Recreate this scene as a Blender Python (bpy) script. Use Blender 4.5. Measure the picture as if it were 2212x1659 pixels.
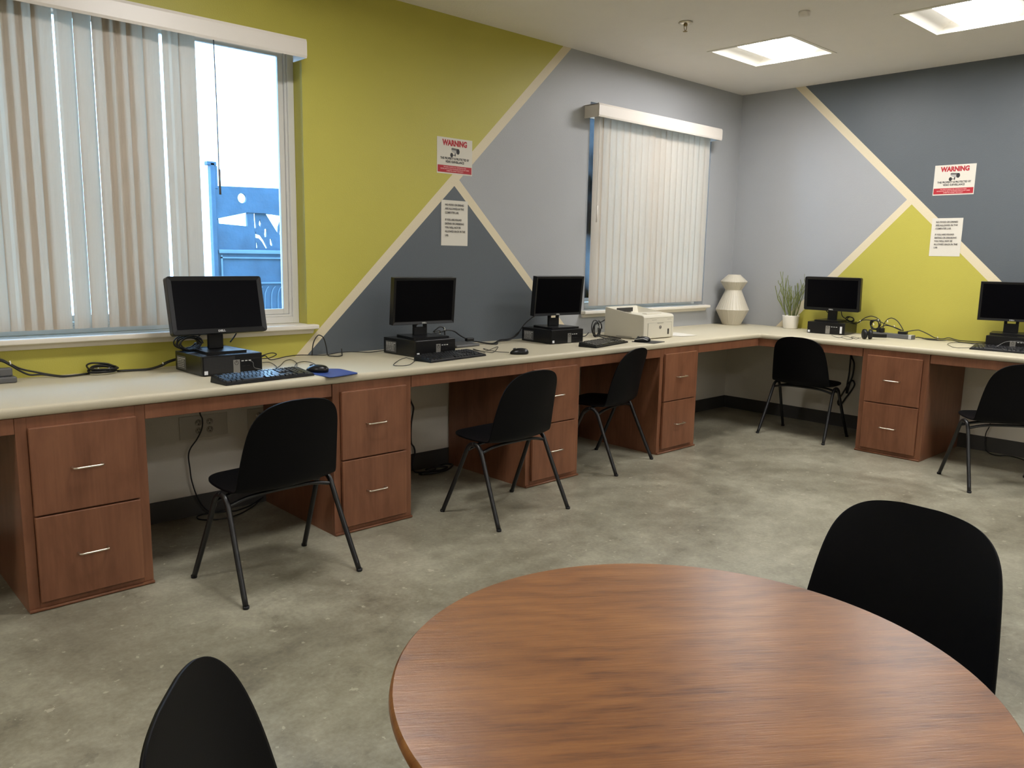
import bpy, bmesh, math, random
from mathutils import Vector, Matrix, Euler
sc = bpy.context.scene
for o in list(bpy.data.objects): bpy.data.objects.remove(o)
C = sc.collection
PI = math.pi
R = math.radians

# ------------------------------------------------------------------ camera
def make_camera():
    f, yaw, pitch, roll, cx, cy, cz = 1728.225, 0.752259, 0.159753, 0.018474, -6.448031, -4.000421, 1.354304
    fw = Vector((math.sin(yaw)*math.cos(pitch), math.cos(yaw)*math.cos(pitch), -math.sin(pitch)))
    r0 = Vector((math.cos(yaw), -math.sin(yaw), 0)); u0 = r0.cross(fw)
    r = r0*math.cos(roll) + u0*math.sin(roll); u = -r0*math.sin(roll) + u0*math.cos(roll)
    cam = bpy.data.cameras.new('camera'); co = bpy.data.objects.new('camera', cam); C.objects.link(co)
    m = Matrix((r, u, -fw)).transposed().to_4x4(); m.translation = Vector((cx, cy, cz)); co.matrix_world = m
    cam.sensor_fit = 'HORIZONTAL'; cam.sensor_width = 36; cam.lens = f/2212*36; cam.clip_start = .05
    sc.camera = co
make_camera()

# ------------------------------------------------------------------ world, exposure, cycles
w = bpy.data.worlds.new('world'); sc.world = w; w.use_nodes = True
bg = w.node_tree.nodes['Background']; bg.inputs[0].default_value = (.36, .62, 1, 1); bg.inputs[1].default_value = 9.5
sc.view_settings.view_transform = 'Standard'; sc.view_settings.look = 'None'
sc.view_settings.gamma = 1; sc.view_settings.use_curve_mapping = False; sc.view_settings.exposure = 0.32
sc.cycles.max_bounces = 8; sc.cycles.diffuse_bounces = 5; sc.cycles.glossy_bounces = 3
sc.cycles.transparent_max_bounces = 12; sc.cycles.caustics_reflective = False; sc.cycles.caustics_refractive = False
sc.cycles.sample_clamp_indirect = 6; sc.cycles.blur_glossy = 1.0
LAMP_STRENGTH = 44.5
LAMP_COLOR = (1.0, .98, .965, 1)

# daylight portals in the two window openings (they only guide the sky's light)
def portal(x0, x1, z0, z1, y):
    l = bpy.data.lights.new('window_portal', 'AREA'); l.shape = 'RECTANGLE'; l.size = x1-x0; l.size_y = z1-z0
    l.cycles.is_portal = True
    o = bpy.data.objects.new('window_portal', l); C.objects.link(o); o.location = ((x0+x1)/2, y, (z0+z1)/2); o.rotation_euler = (R(-90), 0, 0)
portal(-6.1, -4.26, .96, 2.38, .16); portal(-1.985, -.44, .96, 2.38, .16)

# ------------------------------------------------------------------ materials
def lin(c):
    return tuple(((v/255+.055)/1.055)**2.4 if v/255 > .04045 else v/255/12.92 for v in c)
class NT:
    def __init__(s, name):
        s.m = bpy.data.materials.new(name); s.m.use_nodes = True; s.t = s.m.node_tree; s.n = s.t.nodes; s.l = s.t.links
        s.b = s.n['Principled BSDF']; s.out = s.n['Material Output']
    def new(s, typ, **kw):
        n = s.n.new(typ)
        for k, v in kw.items(): setattr(n, k, v)
        return n
    def set(s, sock, v):
        if isinstance(v, bpy.types.NodeSocket): s.l.new(v, sock)
        else: sock.default_value = v
    def math(s, op, a, b=0.0, c=None):
        n = s.new('ShaderNodeMath', operation=op); s.set(n.inputs[0], a); s.set(n.inputs[1], b)
        if c is not None: s.set(n.inputs[2], c)
        return n.outputs[0]
    def mix(s, f, a, b):
        n = s.new('ShaderNodeMix', data_type='RGBA'); s.set(n.inputs[0], f)
        s.set(n.inputs[6], a if isinstance(a, bpy.types.NodeSocket) else (*a, 1)); s.set(n.inputs[7], b if isinstance(b, bpy.types.NodeSocket) else (*b, 1))
        return n.outputs[2]
    def coords(s, scale=(1, 1, 1), rot=(0, 0, 0), kind='Object'):
        tc = s.new('ShaderNodeTexCoord'); mp = s.new('ShaderNodeMapping'); s.l.new(tc.outputs[kind], mp.inputs[0])
        mp.inputs['Scale'].default_value = scale; mp.inputs['Rotation'].default_value = rot
        return mp.outputs[0]
    def noise(s, vec, scale, detail=3, rough=.5, dist=0):
        n = s.new('ShaderNodeTexNoise'); s.l.new(vec, n.inputs['Vector']); n.inputs['Scale'].default_value = scale
        n.inputs['Detail'].default_value = detail; n.inputs['Roughness'].default_value = rough; n.inputs['Distortion'].default_value = dist
        return n.outputs[0]
    def ramp(s, f, stops):
        n = s.new('ShaderNodeValToRGB'); s.l.new(f, n.inputs[0]); e = n.color_ramp.elements
        e[0].position, e[0].color = stops[0][0], (*stops[0][1], 1); e[1].position, e[1].color = stops[-1][0], (*stops[-1][1], 1)
        for p, c in stops[1:-1]:
            x = e.new(p); x.color = (*c, 1)
        return n.outputs[0]
    def bump(s, h, strength=.2, dist=.01):
        n = s.new('ShaderNodeBump'); s.l.new(h, n.inputs['Height']); n.inputs['Strength'].default_value = strength; n.inputs['Distance'].default_value = dist
        s.l.new(n.outputs[0], s.b.inputs['Normal'])
def plain(name, col, rough=.5, metal=0, bump=None, var=.06, nscale=8, spec=None, coat=0):
    t = NT(name); v = t.coords(); n = t.noise(v, nscale)
    c = lin(col); t.set(t.b.inputs['Base Color'], t.mix(n, tuple(x*(1-var) for x in c), tuple(min(1, x*(1+var)) for x in c)))
    t.b.inputs['Roughness'].default_value = rough; t.b.inputs['Metallic'].default_value = metal
    if spec is not None: t.b.inputs['Specular IOR Level'].default_value = spec
    if coat: t.b.inputs['Coat Weight'].default_value = coat; t.b.inputs['Coat Roughness'].default_value = .15
    if bump: t.bump(t.noise(v, bump[0], 2), bump[1], bump[2])
    return t.m

GREEN = lin((184, 176, 80)); CREAM = lin((217, 205, 176)); LIGHTB = lin((161, 163, 165)); DARKB = lin((92, 98, 103)); LOWER = lin((218, 212, 200))
def mural(name, axis, lines, light_side):
    """painted wall: half-plane tests on the wall's own coordinates choose the paint"""
    t = NT(name); tc = t.new('ShaderNodeTexCoord'); sp = t.new('ShaderNodeSeparateXYZ'); t.l.new(tc.outputs['Object'], sp.inputs[0])
    h = sp.outputs[axis]; z = sp.outputs[2]
    def above(k, m): return t.math('GREATER_THAN', t.math('SUBTRACT', z, t.math('MULTIPLY_ADD', h, k, m)), 0)
    A = [above(k, m) for k, m in lines]   # 0 upper diagonal, 1 lower edge of diagonal (upper part), 2 same (triangle side), 3 branch outer, 4 branch inner
    inv = lambda x: t.math('SUBTRACT', 1, x)
    top_zone = A[0]
    mid = t.math('MULTIPLY', inv(A[1]), A[3]); tri = t.math('MULTIPLY', inv(A[2]), inv(A[4]))
    c = t.mix(top_zone, CREAM, light_side[0]); c = t.mix(mid, c, light_side[1]); c = t.mix(tri, c, light_side[2])
    low = t.math('LESS_THAN', z, .76); c = t.mix(low, c, LOWER)
    v = t.coords(); n = t.noise(v, 3, 4)
    hsv = t.new('ShaderNodeHueSaturation'); t.l.new(c, hsv.inputs['Color']); t.l.new(t.math('MULTIPLY_ADD', n, .08, .96), hsv.inputs['Value'])
    t.l.new(hsv.outputs[0], t.b.inputs['Base Color'])
    t.b.inputs['Roughness'].default_value = .42; t.b.inputs['Specular IOR Level'].default_value = .35
    t.bump(t.noise(v, 160, 2), .25, .004)
    return t.m
M = {}
M['wall_l'] = mural('mural_paint_left', 0, [(.966, 4.9755), (.969, 4.9023), (.9511, 4.8427), (-.9548, -1.2325), (-.9542, -1.3066)], (GREEN, LIGHTB, DARKB))
M['wall_r'] = mural('mural_paint_right', 1, [(.9635, 3.3319), (.9643, 3.2489), (.9643, 3.2489), (-1.0363, .2974), (-1.0619, .1828)], (DARKB, LIGHTB, GREEN))
M['wall_plain'] = plain('plain_wall_paint', (216, 211, 198), .6, bump=(160, .2, .004), var=.03)
M['ceiling'] = plain('ceiling_paint', (236, 231, 226), .8, bump=(90, .3, .005), var=.02)
M['white'] = plain('white_trim_paint', (222, 216, 204), .35, var=.02)
M['vinyl'] = plain('window_vinyl', (214, 212, 206), .35, var=.02)
M['valance'] = plain('valance_vinyl', (222, 215, 206), .35, var=.02)
M['base'] = plain('rubber_baseboard', (58, 56, 53), .5, var=.15)
M['plastic'] = plain('black_plastic', (14, 14, 16), .42, var=.1, spec=.35, bump=(600, .1, .001))
M['plastic2'] = plain('satin_black_casing', (14, 14, 16), .32, var=.1, spec=.35)
M['case'] = plain('painted_steel_case', (13, 13, 15), .27, var=.08, spec=.5)
M['keycap'] = plain('keycap_plastic', (16, 16, 19), .28, var=.06, spec=.8)
M['screen'] = plain('dark_screen', (3, 3, 6), .3, var=.05, spec=.08)
M['rubber'] = plain('cable_rubber', (20, 20, 21), .45, var=.1)
M['tie'] = plain('cable_tie_plastic', (230, 228, 220), .4, var=.03)
M['grey'] = plain('grey_plastic', (92, 92, 92), .35, var=.08)
M['silver'] = plain('brushed_silver_panel', (140, 138, 134), .35, .5, var=.06)
M['metal'] = plain('satin_nickel', (214, 206, 188), .28, 1, var=.04)
M['legmetal'] = plain('black_powder_coat', (16, 16, 18), .35, var=.1)
M['shell'] = plain('black_shell_plastic', (6, 6, 9), .5, var=.08, spec=.12, bump=(900, .12, .001))
M['sticker'] = plain('white_sticker', (214, 216, 220), .5, var=.03)
M['label'] = plain('grey_label', (78, 78, 78), .5, var=.1)
M['labeltext'] = plain('label_print', (190, 190, 188), .5, var=.03)
M['logo'] = plain('logo_silver', (190, 190, 188), .35, .3, var=.03)
M['navy'] = plain('navy_sheen_mouse_mat', (42, 66, 132), .42, var=.06, bump=(900, .2, .001))  # navy brightened so the base colour carries the daylight sheen
M['blackmat'] = plain('black_mouse_mat', (40, 40, 42), .6, var=.06)
M['paper'] = plain('paper', (214, 209, 197), .7, var=.015)
M['red'] = plain('red_ink', (172, 30, 42), .6, var=.05)
M['ink'] = plain('black_ink', (30, 28, 30), .6, var=.05)
M['greyink'] = plain('grey_ink', (96, 92, 90), .6, var=.05)
M['lightink'] = plain('light_grey_ink', (170, 168, 164), .6, var=.05)
M['pinkink'] = plain('pale_ink_on_red', (226, 170, 168), .6, var=.05)
M['printer'] = plain('warm_white_plastic', (205, 200, 184), .4, var=.02)
M['printer_d'] = plain('printer_seam_grey', (160, 156, 142), .5, var=.03)
M['ceramic'] = plain('white_ceramic', (196, 189, 172), .35, var=.04)
M['pot'] = plain('white_glazed_pot', (232, 227, 216), .3, var=.02)
M['soil'] = plain('potting_soil', (46, 38, 30), .9, var=.3, nscale=60)
M['branch'] = plain('green_succulent_stem', (112, 120, 66), .5, var=.25, nscale=30)
M['outlet'] = plain('outlet_plastic', (190, 184, 172), .35, var=.02)
M['slot'] = plain('dark_slot', (40, 38, 36), .6, var=.05)
M['bulb'] = plain('brass', (150, 130, 90), .3, 1, var=.05)
M['troffer'] = plain('troffer_enamel', (236, 232, 222), .5, var=.01)
M['outmetal'] = plain('weathered_outdoor_metal', (56, 86, 111), .6, var=.45, nscale=6, bump=(30, .3, .01))  # both outdoor metals hold the blue cast of the daylight in their colour
M['outmetal2'] = plain('pale_outdoor_metal', (96, 124, 144), .6, var=.2, nscale=6)
M['outground'] = plain('pale_concrete_ground', (150, 146, 138), .9, var=.1)

def glass():
    t = NT('window_glass'); t.n.remove(t.b)
    tr = t.new('ShaderNodeBsdfTransparent'); tr.inputs[0].default_value = (.93, .97, .97, 1); gl = t.new('ShaderNodeBsdfGlossy'); gl.inputs['Roughness'].default_value = .02
    v = t.coords(); n = t.noise(v, 2); fr = t.new('ShaderNodeFresnel'); fr.inputs[0].default_value = 1.45
    mx = t.new('ShaderNodeMixShader'); t.l.new(t.math('MULTIPLY', fr.outputs[0], t.math('MULTIPLY_ADD', n, .1, .95)), mx.inputs[0]); t.l.new(tr.outputs[0], mx.inputs[1]); t.l.new(gl.outputs[0], mx.inputs[2])
    t.l.new(mx.outputs[0], t.out.inputs[0]); return t.m
M['glass'] = glass()
def blind_mat():
    t = NT('blind_vinyl'); v = t.coords((1, 1, .3)); n = t.noise(v, 5)
    t.set(t.b.inputs['Base Color'], t.mix(n, lin((208, 196, 180)), lin((217, 205, 190)))); t.b.inputs['Roughness'].default_value = .5
    tl = t.new('ShaderNodeBsdfTranslucent'); tl.inputs[0].default_value = (1, .62, .36, 1); mx = t.new('ShaderNodeMixShader'); mx.inputs[0].default_value = .008
    t.l.new(t.b.outputs[0], mx.inputs[1]); t.l.new(tl.outputs[0], mx.inputs[2]); t.l.new(mx.outputs[0], t.out.inputs[0]); return t.m
M['blind'] = blind_mat()
def lens_mat():
    t = NT('lamp_lens'); e = t.new('ShaderNodeEmission'); v = t.coords(); n = t.noise(v, 4)
    e.inputs[0].default_value = LAMP_COLOR; t.l.new(t.math('MULTIPLY_ADD', n, LAMP_STRENGTH*.1, LAMP_STRENGTH*.95), e.inputs[1]); t.l.new(e.outputs[0], t.out.inputs[0]); return t.m
M['lens'] = lens_mat()
def lens_glow_side_mat():  # weak glow added along the lens sides to lighten the reflector wings
    t = NT('lamp_lens_glow_side'); e = t.new('ShaderNodeEmission'); v = t.coords(); n = t.noise(v, 4)
    e.inputs[0].default_value = LAMP_COLOR; t.l.new(t.math('MULTIPLY_ADD', n, .2, 2.4), e.inputs[1]); t.l.new(e.outputs[0], t.out.inputs[0]); return t.m
M['lens_glow_side'] = lens_glow_side_mat()
def cab_wood():
    t = NT('stained_maple'); v = t.coords((1.2, 1.2, .35)); n1 = t.noise(v, 7, 5, .6, .6); n2 = t.noise(t.coords((14, 14, .6)), 6, 4)
    f = t.math('ADD', t.math('MULTIPLY', n1, .75), t.math('MULTIPLY', n2, .25))
    t.set(t.b.inputs['Base Color'], t.ramp(f, [(.3, lin((104, 66, 45))), (.5, lin((124, 81, 58))), (.7, lin((138, 93, 67)))]))
    t.b.inputs['Roughness'].default_value = .38; t.b.inputs['Specular IOR Level'].default_value = .4; t.bump(n2, .05, .002); return t.m
M['wood'] = cab_wood()
def table_wood():
    t = NT('walnut_laminate'); a = R(36)
    v = t.coords((1, 1, 1), (0, 0, a))     # rotate so that the grain runs along local x
    tc = v
    st = t.new('ShaderNodeMapping'); t.l.new(v, st.inputs[0]); st.inputs['Scale'].default_value = (.8, 7.5, 1); v1 = st.outputs[0]
    st2 = t.new('ShaderNodeMapping'); t.l.new(v, st2.inputs[0]); st2.inputs['Scale'].default_value = (7, 95, 1)
    st3 = t.new('ShaderNodeMapping'); t.l.new(v, st3.inputs[0]); st3.inputs['Scale'].default_value = (1.8, 4.2, 1)
    n1 = t.noise(v1, 2.6, 5, .55, 1.4); n2 = t.noise(st2.outputs[0], 2.2, 4, .7)
    rings = t.new('ShaderNodeTexWave', wave_type='BANDS', bands_direction='Y'); t.l.new(v, rings.inputs['Vector']); rings.inputs['Scale'].default_value = 7
    rings.inputs['Distortion'].default_value = 9; rings.inputs['Detail'].default_value = 3; rings.inputs['Detail Scale'].default_value = .8
    n3 = t.noise(st3.outputs[0], 1.7, 3, .5, .8)
    f = t.math('ADD', t.math('ADD', t.math('MULTIPLY', n1, .24), t.math('MULTIPLY', n2, .34)), t.math('ADD', t.math('MULTIPLY', rings.outputs[0], .06), t.math('MULTIPLY', n3, .36)))
    vo = t.new('ShaderNodeTexVoronoi'); t.l.new(st3.outputs[0], vo.inputs['Vector']); vo.inputs['Scale'].default_value = 1.3; vo.inputs['Randomness'].default_value = 1
    knot = t.math('SUBTRACT', 1, t.math('MINIMUM', t.math('MULTIPLY', vo.outputs['Distance'], 9), 1)); f = t.math('SUBTRACT', f, t.math('MULTIPLY', knot, .22))
    t.set(t.b.inputs['Base Color'], t.ramp(f, [(.34, lin((92, 56, 34))), (.45, lin((126, 81, 45))), (.53, lin((140, 92, 51))), (.66, lin((158, 108, 62)))]))
    t.b.inputs['Roughness'].default_value = .31; t.bump(n2, .35, .0015); return t.m
M['table'] = table_wood()
def counter_mat():
    t = NT('cream_laminate'); v = t.coords(); n = t.noise(v, 250, 2)
    t.set(t.b.inputs['Base Color'], t.mix(n, lin((186, 178, 155)), lin((199, 191, 168)))); t.b.inputs['Specular IOR Level'].default_value = .35; t.b.inputs['Roughness'].default_value = .5; return t.m
M['counter'] = counter_mat()
def concrete():
    t = NT('polished_concrete'); v = t.coords(); n1 = t.noise(v, 1.1, 6, .62, .6); n2 = t.noise(v, 9, 6, .7, .3); n3 = t.noise(t.coords((1, 1, 1)), 60, 3, .6)
    f = t.math('ADD', t.math('ADD', t.math('MULTIPLY', n1, .55), t.math('MULTIPLY', n2, .3)), t.math('MULTIPLY', n3, .15))
    c = t.ramp(f, [(.34, lin((92, 87, 74))), (.46, lin((126, 121, 104))), (.54, lin((146, 142, 124))), (.66, lin((176, 172, 152)))])
    mu = t.new('ShaderNodeTexNoise'); t.l.new(v, mu.inputs['Vector']); mu.inputs['Scale'].default_value = 26; mu.inputs['Detail'].default_value = 5
    sp = t.math('GREATER_THAN', mu.outputs[0], .68); c = t.mix(t.math('MULTIPLY', sp, .4), c, lin((206, 200, 178)))
    sc1 = t.noise(t.coords((30, 3, 1), (0, 0, .5)), 5, 5, .7); sc2 = t.noise(t.coords((3, 30, 1), (0, 0, .2)), 5, 5, .7)
    c = t.mix(t.math('MULTIPLY', t.math('GREATER_THAN', t.math('MAXIMUM', sc1, sc2), .66), .22), c, lin((200, 195, 174)))
    c = t.mix(t.math('MULTIPLY', t.math('LESS_THAN', t.noise(v, 4.5, 5, .7), .36), .3), c, lin((92, 88, 74)))
    t.l.new(c, t.b.inputs['Base Color'])
    t.l.new(t.math('MULTIPLY_ADD', n2, .25, .26), t.b.inputs['Roughness']); t.bump(n2, .06, .003); return t.m
M['floor'] = concrete()
def mesh_front():
    t = NT('perforated_front'); v = t.coords((1, 1, 1), (0, R(45), 0)); ch = t.new('ShaderNodeTexChecker'); t.l.new(v, ch.inputs[0]); ch.inputs['Scale'].default_value = 210
    ch.inputs[1].default_value = (*lin((44, 44, 46)), 1); ch.inputs[2].default_value = (*lin((8, 8, 9)), 1); t.l.new(ch.outputs[0], t.b.inputs['Base Color']); t.b.inputs['Roughness'].default_value = .4; return t.m
M['grille'] = mesh_front()

# ------------------------------------------------------------------ mesh helpers
def box(bm, x0, x1, y0, y1, z0, z1, bev=0, seg=2):
    b = bmesh.new(); bmesh.ops.create_cube(b, size=1)
    for v in b.verts: v.co = Vector(((x0+x1)/2+v.co.x*(x1-x0), (y0+y1)/2+v.co.y*(y1-y0), (z0+z1)/2+v.co.z*(z1-z0)))
    if bev: bmesh.ops.bevel(b, geom=list(b.edges), offset=bev, segments=seg, profile=.5, affect='EDGES')
    merge(bm, b)
def merge(bm, b, mat=None):
    me = bpy.data.meshes.new('tmp'); b.to_mesh(me); b.free()
    if mat: me.transform(mat)
    bm.from_mesh(me); bpy.data.meshes.remove(me)
def spline(pts, n=6, closed=False):
    P = [Vector(p) for p in pts]; out = []
    N = len(P)
    rng = range(N if closed else N-1)
    for i in rng:
        p0 = P[(i-1) % N] if closed or i > 0 else P[0]*2-P[1]; p1 = P[i]; p2 = P[(i+1) % N]; p3 = P[(i+2) % N] if closed or i+2 < N else P[-1]*2-P[-2]
        for k in range(n):
            t = k/n; out.append(.5*((2*p1)+(-p0+p2)*t+(2*p0-5*p1+4*p2-p3)*t*t+(-p0+3*p1-3*p2+p3)*t**3))
    if not closed: out.append(P[-1])
    return out
def tube(bm, pts, r, seg=8, closed=False, smooth=5):
    P = spline(pts, smooth, closed) if smooth else [Vector(p) for p in pts]
    rings = []; N = len(P); up = Vector((0, 0, 1)); prev = None
    for i, p in enumerate(P):
        a = P[(i-1) % N] if closed or i else P[0]; b = P[(i+1) % N] if closed or i < N-1 else P[-1]
        t = (b-a); t = t.normalized() if t.length > 1e-9 else Vector((1, 0, 0))
        if prev is None:
            s = t.cross(up); s = s.normalized() if s.length > .05 else t.cross(Vector((1, 0, 0))).normalized()
        else:
            s = (prev-t*prev.dot(t)); s = s.normalized() if s.length > 1e-6 else t.orthogonal().normalized()
        prev = s; q = t.cross(s); rr = r[min(int(i*len(r)/N), len(r)-1)] if isinstance(r, (list, tuple)) else r
        rings.append([bm.verts.new(p+s*math.cos(2*PI*k/seg)*rr+q*math.sin(2*PI*k/seg)*rr) for k in range(seg)])
    for i in range(N if closed else N-1):
        A, B = rings[i], rings[(i+1) % N]
        for k in range(seg): 
            f = bm.faces.new((A[k], A[(k+1) % seg], B[(k+1) % seg], B[k])); f.smooth = True
    if not closed: bm.faces.new(list(reversed(rings[0]))); bm.faces.new(rings[-1])
def lathe(bm, prof, seg=32, cx=0, cy=0, smooth=True, cap=True, ripple=0):
    rings = []
    for r, z in prof: rings.append([bm.verts.new((cx+r*(1+ripple*(k % 2))*math.cos(2*PI*k/seg), cy+r*(1+ripple*(k % 2))*math.sin(2*PI*k/seg), z)) for k in range(seg)])
    for A, B in zip(rings[:-1], rings[1:]):
        for k in range(seg): f = bm.faces.new((A[k], A[(k+1) % seg], B[(k+1) % seg], B[k])); f.smooth = smooth
    if cap:
        if prof[0][0] > 1e-4: bm.faces.new(list(reversed(rings[0])))
        if prof[-1][0] > 1e-4: bm.faces.new(rings[-1])
def obj(name, bm, mat, parent=None, loc=(0, 0, 0), rot=(0, 0, 0), mods=(), label=None):
    bmesh.ops.recalc_face_normals(bm, faces=bm.faces)
    me = bpy.data.meshes.new(name); bm.to_mesh(me); bm.free(); me.materials.append(M[mat] if isinstance(mat, str) else mat)
    o = bpy.data.objects.new(name, me); C.objects.link(o); o.location = loc; o.rotation_euler = rot
    if parent: o.parent = parent
    if label: o['label'] = label
    return o
def B(name, x0, x1, y0, y1, z0, z1, mat, parent=None, bev=0, seg=2, label=None, loc=(0, 0, 0), rot=(0, 0, 0)):
    bm = bmesh.new(); box(bm, x0, x1, y0, y1, z0, z1, bev, seg); return obj(name, bm, mat, parent, loc, rot, label=label)
def thing(name, label, cat, loc=(0, 0, 0), rotz=0, group=None):
    o = bpy.data.objects.new(name, None); C.objects.link(o); o.empty_display_size = .1
    o.location = loc; o.rotation_euler = (0, 0, rotz); o['label'] = label; o['category'] = cat
    if group: o['group'] = group
    return o
def tag(o, label, cat, group=None):
    o['label'] = label; o['category'] = cat
    if group: o['group'] = group
    return o
def struct(o): o['kind'] = 'structure'; return o
def dup(root, loc, rotz, label, group=None):
    r = root.copy(); C.objects.link(r); r.location = loc; r.rotation_euler = (0, 0, rotz); r['label'] = label
    if group: r['group'] = group
    for ch in list(root.children):
        c = ch.copy(); C.objects.link(c); c.parent = r
        for g in list(ch.children):
            d = g.copy(); C.objects.link(d); d.parent = c
    return r
def text(name, body, size, mat, parent, loc, rot=(R(90), 0, 0), bold=0, align='CENTER', line=1.0, sx=1, extr=.0002):
    cu = bpy.data.curves.new(name, 'FONT'); cu.body = body; cu.size = size; cu.align_x = align; cu.align_y = 'CENTER'; cu.offset = bold; cu.extrude = extr
    cu.space_line = line; cu.resolution_u = 3
    tmp = bpy.data.objects.new('tmp', cu); C.objects.link(tmp); dg = bpy.context.evaluated_depsgraph_get(); me = bpy.data.meshes.new_from_object(tmp.evaluated_get(dg)); bpy.data.objects.remove(tmp)
    me.name = name; me.materials.clear(); me.materials.append(M[mat])
    o = bpy.data.objects.new(name, me); C.objects.link(o); o.location = loc; o.rotation_euler = rot; o.scale = (sx, 1, 1); o.parent = parent
    return o

# ------------------------------------------------------------------ room
HC = 2.7706; T = .783; HB = .7437; D = .7435; DC = .732
XL, YF = -9.2, -7.2
W1 = (-6.10, -4.262, .958, 2.448); W2 = (-1.985, -.440, .958, 2.448)
def grid_wall(name, h0, h1, z0, z1, holes, depth, to3, mat):
    bm = bmesh.new(); hs = sorted({h0, h1, *[v for q in holes for v in q[:2]]}); zs = sorted({z0, z1, *[v for q in holes for v in q[2:]]})
    def quad(a, b, c, d): bm.faces.new([bm.verts.new(to3(*p)) for p in (a, b, c, d)])
    for a, b in zip(hs[:-1], hs[1:]):
        for c, d in zip(zs[:-1], zs[1:]):
            if any(q[0] <= (a+b)/2 <= q[1] and q[2] <= (c+d)/2 <= q[3] for q in holes): continue
            quad((a, c, 0), (b, c, 0), (b, d, 0), (a, d, 0)); quad((a, c, depth), (b, c, depth), (b, d, depth), (a, d, depth))
    for q in holes:
        a, b, c, d = q
        for p in (((a, c), (b, c)), ((b, c), (b, d)), ((b, d), (a, d)), ((a, d), (a, c))):
            quad((*p[0], 0), (*p[1], 0), (*p[1], depth), (*p[0], depth))
    for p in (((h0, z0), (h1, z0)), ((h1, z0), (h1, z1)), ((h1, z1), (h0, z1)), ((h0, z1), (h0, z0))):
        quad((*p[0], 0), (*p[1], 0), (*p[1], depth), (*p[0], depth))
    bmesh.ops.remove_doubles(bm, verts=bm.verts, dist=1e-5)
    return struct(obj(name, bm, mat))
grid_wall('wall_left', XL, .2, 0, HC, [W1, W2], .16, lambda h, z, d: (h, d, z), 'wall_l')
grid_wall('wall_right', YF, 0, 0, HC, [], .2, lambda h, z, d: (d, h, z), 'wall_r')
grid_wall('wall_back', YF, .16, 0, HC, [], -.15, lambda h, z, d: (XL+d, h, z), 'wall_plain')
grid_wall('wall_front', XL, .2, 0, HC, [], -.15, lambda h, z, d: (h, YF+d, z), 'wall_plain')
LIGHTS = [(-1.19, -.945), (-1.19, -2.205), (-1.19, -3.465), (-1.19, -4.9), (-4.8, -1.42), (-4.8, -4.9), (-7.6, -1.42), (-7.6, -4.2), (-3.4, -5.9)]
HALF = .302
grid_wall('ceiling', XL, 0, YF, 0, [(x-HALF, x+HALF, y-HALF, y+HALF) for x, y in LIGHTS if True], .004, lambda h, z, d: (h, z, HC+d), 'ceiling')
bm = bmesh.new(); box(bm, XL-.15, .2, YF-.15, .16, -.1, 0); struct(obj('floor', bm, 'floor'))
# slab above the ceiling keeps the sky out of the light wells
bm = bmesh.new(); box(bm, XL-.15, .2, YF-.15, .16, HC+.14, HC+.2); struct(obj('ceiling_slab', bm, 'ceiling'))
bm = bmesh.new(); box(bm, XL-.15, .2, .1, .16, HC, HC+.14); box(bm, .1, .2, YF-.15, .16, HC, HC+.14); box(bm, XL-.15, .2, YF-.15, YF-.1, HC, HC+.14); box(bm, XL-.15, XL-.1, YF-.15, .16, HC, HC+.14); struct(obj('sky_block_rim', bm, 'ceiling'))  # unseen rim added under the slab to block sky light at the edges
CAB_X = [(-5.833, -5.384), (-4.543, -4.088), (-3.269, -2.823), (-2.006, -1.560)]
CAB_Y = [(-2.0135, -1.556)]
bm = bmesh.new()
box(bm, XL, 0, -.009, 0, 0, .1078, .0015, 1)
struct(obj('baseboard_left', bm, 'base'))
bm = bmesh.new(); box(bm, -.009, 0, YF, -.009, 0, .1078, .0015, 1); struct(obj('baseboard_right', bm, 'base'))

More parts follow.
